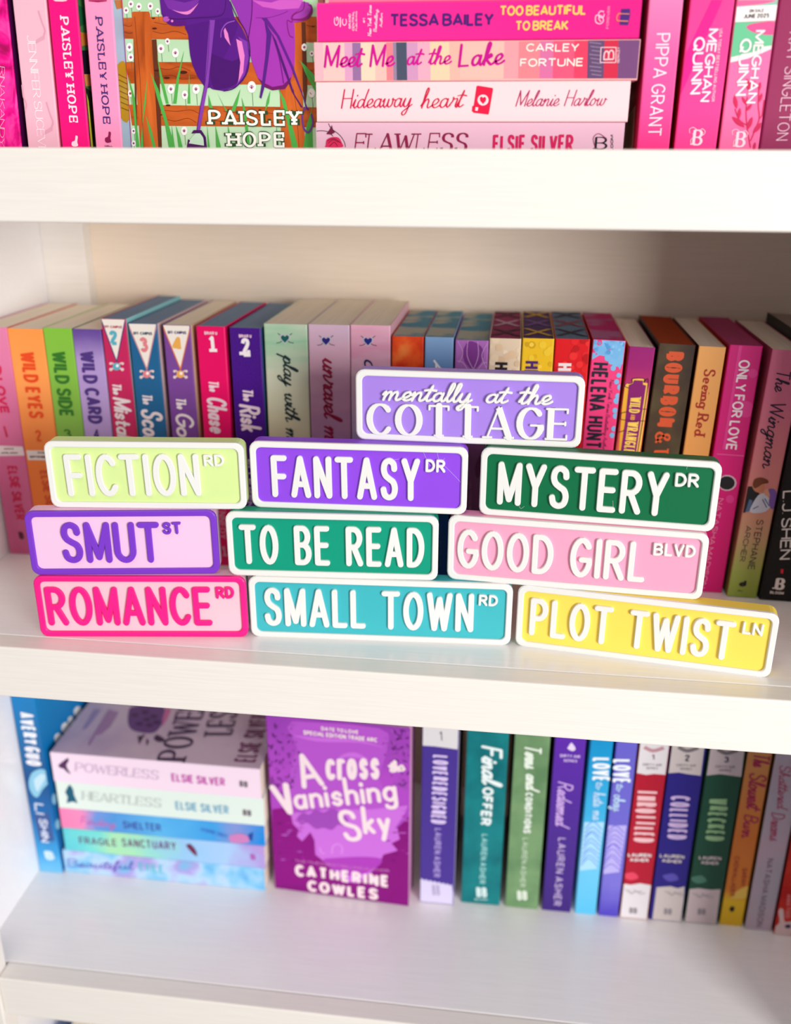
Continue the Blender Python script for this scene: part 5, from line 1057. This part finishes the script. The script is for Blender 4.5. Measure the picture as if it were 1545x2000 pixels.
G = 'upright paperbacks on the bottom shelf'
STRIPW = (226, 218, 246)
def low(label, yb, tl, tr, spine, right=None, left=None, h=HB, pages=None, w=None):
    return upright(label, yb, ZL, tl, tr, h=h, spine=spine, right=right, left=left, pages=pages, group=G, w=w)
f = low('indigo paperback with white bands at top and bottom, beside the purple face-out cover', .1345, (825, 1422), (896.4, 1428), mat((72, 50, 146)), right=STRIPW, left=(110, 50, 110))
mb = MB(); PG(mb, f, 'b4', '60 -200 470 -200 440 215 300 195 180 180 60 172', (222, 218, 220), 0)
mb.build('top_band_print', f.root); mb = MB()
PG(mb, f, 'b4', [(20, 1440)]+[(30+i*20, 1424+i*4+(10 if i % 2 else -6)) for i in range(17)]+[(380, 1700), (10, 1700)], (216, 208, 240), 0); mb.build('lower_band_print', f.root)
T(f, 'b4', '1', (238, 130), (238, 40), (262, 130), (80, 80, 90), wt=.16, name='volume_number')
T(f, 'b4', 'LOVE', (172, 258), (320, 258), (166, 448), (220, 200, 242), wt=.26, name='title_lettering', sp=20)
T(f, 'b4', 'REDESIGNED', (168, 462), (314, 462), (152, 905), (220, 200, 242), wt=.26, name='title_lettering', sp=20)
T(f, 'b4', 'LAUREN ASHER', (190, 950), (255, 950), (176, 1412), (170, 150, 216), wt=.2, name='author_lettering', sp=24)
T(f, 'b4', 'BB', (168, 1585), (168, 1485), (240, 1588), (176, 166, 200), wt=.2, name='publisher_mark')
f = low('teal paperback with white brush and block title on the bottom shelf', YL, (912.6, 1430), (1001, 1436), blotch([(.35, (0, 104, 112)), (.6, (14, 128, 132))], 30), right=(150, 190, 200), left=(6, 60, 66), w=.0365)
T(f, 'b4', 'Final', (626, 170), (830, 170), (630, 560), (232, 244, 244), wt=.15, name='title_lettering', face='script', slant=.2)
T(f, 'b4', 'OFFER', (640, 560), (748, 560), (614, 922), (232, 244, 244), wt=.24, name='title_lettering', sp=18)
T(f, 'b4', 'LAUREN ASHER', (632, 1005), (692, 1005), (606, 1474), (150, 206, 206), wt=.2, name='author_lettering', sp=24)
T(f, 'b4', 'BB', (584, 1602), (584, 1508), (684, 1605), (214, 236, 236), wt=.26, name='publisher_mark'); T(f, 'b4', 'BLOOM', (566, 1630), (566, 1612), (686, 1634), (170, 210, 210), wt=.25, name='publisher_mark')
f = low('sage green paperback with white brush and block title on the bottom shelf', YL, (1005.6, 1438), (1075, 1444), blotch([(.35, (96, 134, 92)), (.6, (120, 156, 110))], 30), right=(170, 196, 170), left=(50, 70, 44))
T(f, 'b4', 'Terms', (1035, 165), (1200, 165), (1030, 410), (230, 240, 226), wt=.13, name='title_lettering', face='script', slant=.2)
T(f, 'b4', 'and', (1045, 430), (1190, 430), (1040, 610), (230, 240, 226), wt=.15, name='title_lettering', face='script', slant=.2)
T(f, 'b4', 'CONDITIONS', (1044, 612), (1118, 612), (1022, 998), (224, 234, 222), wt=.26, name='title_lettering', sp=20)
T(f, 'b4', 'LAUREN ASHER', (1018, 1040), (1072, 1040), (990, 1505), (186, 206, 180), wt=.2, name='author_lettering', sp=24)
T(f, 'b4', 'BB', (968, 1630), (968, 1540), (1064, 1633), (222, 232, 218), wt=.26, name='publisher_mark')
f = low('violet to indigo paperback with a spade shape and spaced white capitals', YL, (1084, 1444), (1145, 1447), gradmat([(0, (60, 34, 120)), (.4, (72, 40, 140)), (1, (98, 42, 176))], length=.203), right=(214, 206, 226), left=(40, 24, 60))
mb = MB(); PG(mb, f, 'b4', '1480 145 1510 185 1515 210 1490 225 1460 215 1440 200 1450 180', (232, 214, 244), 1, True); mb.build('spade_print', f.root)
T(f, 'b4', 'DIRTY AIR', (1370, 282), (1370, 252), (1560, 294), (206, 180, 232), wt=.24, name='series_lettering'); T(f, 'b4', 'SERIES', (1402, 325), (1402, 300), (1532, 332), (206, 180, 232), wt=.24, name='series_lettering')
T(f, 'b4', 'Redeemed', (1350, 510), (1500, 510), (1320, 950), (206, 170, 232), wt=.1, name='title_lettering', face='script', slant=.25)
T(f, 'b4', 'LAUREN ASHER', (1354, 1040), (1430, 1040), (1306, 1680), (190, 170, 214), wt=.17, name='author_lettering', sp=34)
for lab, tl, tr, sp_, c2, cr, lv, lx, s1 in (
 ('bright sky blue paperback with white block capitals and swirl print', (1153.7, 1449), (1198, 1451), gradmat([(0, (90, 190, 232)), (.3, (110, 200, 240)), (.5, (70, 180, 230)), (.8, (20, 160, 216)), (1, (20, 140, 200))], length=.203, noise=.25, scale=30), (170, 220, 246), 'b5', [(250, 205), (432, 205), (246, 450)], 165, 870),
 ('periwinkle paperback with white block capitals and pale swirl print', (1203.8, 1453), (1245.5, 1454.7), gradmat([(0, (80, 66, 186)), (.2, (120, 112, 210)), (.5, (110, 104, 206)), (1, (104, 96, 202))], length=.203, noise=.25, scale=30), (186, 176, 236), 'b5', [(460, 222), (645, 222), (456, 470)], 395, 905)):
    f = low(lab, YL, tl, tr, sp_)
    T(f, cr, 'LOVE', *lv, (240, 246, 252), wt=.24, name='title_lettering', sp=16)
    x_ = lv[0][0]+26
    T(f, cr, 'to', (x_+8, lv[2][1]+6), (x_+96, lv[2][1]+6), (x_, lv[2][1]+86), (190, 220, 246), wt=.12, name='title_lettering', face='script')
    T(f, cr, 'hate me' if s1 == 870 else 'obey', (x_-20, lv[2][1]+110), (x_+110, lv[2][1]+110), (x_-30, lv[2][1]+(400 if s1 == 870 else 290)), (190, 220, 246), wt=.1, name='title_lettering', face='script')
    mb = MB(); PG(mb, f, cr, '%d %d %d %d %d %d %d %d' % (s1 and lx, s1, lx+205, s1, lx+130, s1+480, lx-50, s1+500), c2, .0)
    rnd = random.Random(s1)
    for k in range(10): 
        yy = s1+40+k*42; LN(mb, f, cr, '%d %d %d %d %d %d' % (lx+10-k*5, yy+30, lx+90-k*5, yy-40+rnd.randint(-20, 20), lx+180-k*5, yy+40), tuple(max(0, v-70) for v in c2[:2])+(c2[2]-10,), .0009, .5)
    mb.build('swirl_print', f.root)
for i, (lab, tl, tr, c, ttl, tcol, crop, tx, au, top, bx, right) in enumerate((
 ('crimson paperback with a white top band numbered 1', (1248.8, 1456.6), (1308, 1458), (176, 18, 46), 'THROTTLED', (240, 190, 196), 'b5', [(700, 535), (915, 535), (670, 1075)], [(612, 1225), (612, 1188), (852, 1232)], [(690, -200), (1060, -200), (1010, 385), (880, 375), (800, 385), (700, 365)], [(545, 1500), (640, 1515), (740, 1500), (850, 1520), (830, 1880), (500, 1880)], None),
 ('navy blue paperback with a grey top band numbered 2', (1311, 1460), (1380, 1463), (38, 28, 126), 'COLLIDED', (206, 180, 226), 'b6', [(52, 530), (250, 530), (15, 965)], [(-60, 1148), (-60, 1112), (186, 1165)], [(40, -200), (420, -200), (352, 332), (230, 318), (130, 300), (20, 308)], [(-90, 1450), (50, 1440), (120, 1460), (190, 1442), (160, 1830), (-140, 1830)], (176, 160, 176)),
 ('forest green paperback with a grey pink top band numbered 3', (1386, 1465.7), (1457, 1469), (26, 76, 58), 'WRECKED', (150, 190, 140), 'b6', [(440, 556), (634, 556), (395, 980)], [(332, 1168), (332, 1132), (556, 1180)], [(420, -200), (820, -200), (758, 345), (640, 330), (540, 316), (405, 332)], [(215, 1470), (330, 1460), (450, 1475), (550, 1470), (500, 1860), (150, 1860)], None))):
    f = low(lab, YL+.001*i, tl, tr, mat(c), right=right)
    wh = ((224, 218, 222), (206, 194, 192), (206, 188, 192))[i]
    mb = MB(); PG(mb, f, crop, top, wh, 0); mb.build('top_band_print', f.root); mb = MB(); PG(mb, f, crop, bx, wh, 0); c0 = bx[1]
    for k in range(6): LN(mb, f, crop, '%d %d %d %d' % (c0[0]-60+k*30, c0[1]+50+(k % 3)*22, c0[0]+k*30, c0[1]+64+(k % 2)*22), (150, 144, 150), .0008, 1)
    dk = tuple(min(255, v+50) for v in c)
    PG(mb, f, crop, [(c0[0]-80, c0[1]-110), (c0[0]+30, c0[1]-130), (c0[0]+80, c0[1]-70), (c0[0]-20, c0[1]-50)], dk, .5, True)
    mb.build('lower_band_print', f.root)
    T(f, crop, ttl, *tx, tcol, wt=.22, name='title_lettering', sp=20)
    T(f, crop, 'LAUREN', *au, wh, wt=.24, name='author_lettering', layer=1); T(f, crop, 'ASHER', (au[0][0]+20, au[0][1]+48), (au[0][0]+20, au[0][1]+14), (au[2][0]-26, au[2][1]+48), wh, wt=.24, name='author_lettering')
    m_ = (top[0][0]+top[1][0])/2-22; nx = {0: (855, 232, 175), 1: (190, 188, 122), 2: (582, 200, 140)}[i]
    T(f, crop, str(i+1), (nx[0], nx[1]), (nx[0], nx[2]), (nx[0]+(30 if i == 0 else 52), nx[1]), (110, 60, 80) if i == 0 else (70, 64, 86), wt=.2, name='volume_number', layer=1)
    s0 = {0: (765, 290), 1: (108, 238), 2: (498, 252)}[i]
    T(f, crop, 'DIRTY AIR', (s0[0], s0[1]), (s0[0], s0[1]-26), (s0[0]+196, s0[1]+8), (150, 140, 146), wt=.2, name='series_lettering'); T(f, crop, 'SERIES', (s0[0]+34, s0[1]+36), (s0[0]+34, s0[1]+12), (s0[0]+156, s0[1]+40), (150, 140, 146), wt=.2, name='series_lettering')
    mb = MB(); nb = {0: (882, 120), 1: (228, 66), 2: (622, 90)}[i]; LN(mb, f, crop, '%d %d %d %d %d %d' % (nb[0]-100, nb[1]-20, nb[0]-10, nb[1]+18, nb[0]+100, nb[1]-14), (190, 140, 150) if i == 0 else (120, 110, 116), .0035, .5); mb.build('car_print', f.root)
    b_ = {0: (625, 1808), 1: (-20, 1720), 2: (318, 1722)}[i]
    T(f, crop, 'BB', b_, (b_[0], b_[1]-62), (b_[0]+80, b_[1]+6), (140, 132, 140), wt=.24, name='publisher_mark', layer=1)
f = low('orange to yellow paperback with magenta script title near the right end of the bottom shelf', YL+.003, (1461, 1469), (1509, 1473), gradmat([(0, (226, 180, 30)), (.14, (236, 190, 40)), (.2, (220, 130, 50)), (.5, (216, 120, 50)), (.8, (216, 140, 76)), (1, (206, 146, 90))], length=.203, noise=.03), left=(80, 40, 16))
mb = MB(); PG(mb, f, 'b6', '840 1430 760 1460 700 1500 660 1560 800 1560 850 1500', (238, 196, 90), .5, True); PG(mb, f, 'b6', '640 1660 660 1640 690 1650 680 1690 650 1692', (40, 30, 20), 1, True); mb.build('sun_print', f.root)
T(f, 'b6', 'The', (880, 110), (1050, 110), (870, 265), (170, 30, 80), wt=.1, name='title_lettering', face='script', slant=.2)
T(f, 'b6', 'Slowest', (840, 300), (1020, 300), (800, 690), (170, 30, 80), wt=.1, name='title_lettering', face='script', slant=.2)
T(f, 'b6', 'Burn', (790, 720), (940, 720), (750, 970), (170, 30, 80), wt=.1, name='title_lettering', face='script', slant=.2)
T(f, 'b6', 'SARAH', (770, 1256), (820, 1256), (752, 1430), (176, 70, 50), wt=.2, name='author_lettering'); T(f, 'b6', 'CADWALLADER', (694, 1138), (744, 1138), (640, 1540), (176, 70, 50), wt=.18, name='author_lettering')
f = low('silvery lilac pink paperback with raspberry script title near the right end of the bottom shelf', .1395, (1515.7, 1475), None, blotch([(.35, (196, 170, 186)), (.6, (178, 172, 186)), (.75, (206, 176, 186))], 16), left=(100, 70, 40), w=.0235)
T(f, 'b6', 'Shattered', (1140, 225), (1260, 225), (1110, 680), (180, 80, 110), wt=.09, name='title_lettering', face='script', slant=.2)
T(f, 'b6', 'Dreams', (1060, 700), (1200, 700), (1035, 1000), (180, 80, 110), wt=.09, name='title_lettering', face='script', slant=.2)
T(f, 'b6', 'NATASHA MADISON', (1020, 1160), (1084, 1160), (905, 1840), (130, 110, 124), wt=.14, name='author_lettering', sp=26)
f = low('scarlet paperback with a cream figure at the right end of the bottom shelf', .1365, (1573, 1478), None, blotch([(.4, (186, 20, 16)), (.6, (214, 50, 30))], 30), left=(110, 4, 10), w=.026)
f.root.location.x = .2638
f = Face(f.root, 1, 0.0, -1, (.0005, .0004, .0254, .2))
mb = MB(); PG(mb, f, 'b6', '1130 1690 1150 1660 1180 1680 1190 1790 1256 1790 1300 1800 1300 1920 1090 1920 1080 1860 1140 1800', (226, 196, 196), .5, True); DISC(mb, f, 'b6', 1225, 1840, 32, (70, 40, 90), 1, 20); mb.build('figure_print', f.root)
T(f, 'b6', 'ANNA TODD', (1215, 1520), (1256, 1520), (1200, 1760), (240, 150, 150), wt=.16, name='author_lettering')

# book just visible in the dark compartment below
root = empty('paperback_book', (-.418, .075, -.80+.0602+.0001), (0, 0, 0), 'blue book standing in the dark compartment below the bottom shelf, barely showing', 'book')
book_mesh(root, .03, .14, .235, mat((40, 110, 190)), mat((40, 110, 190)), mat((40, 110, 190)), CREAM)
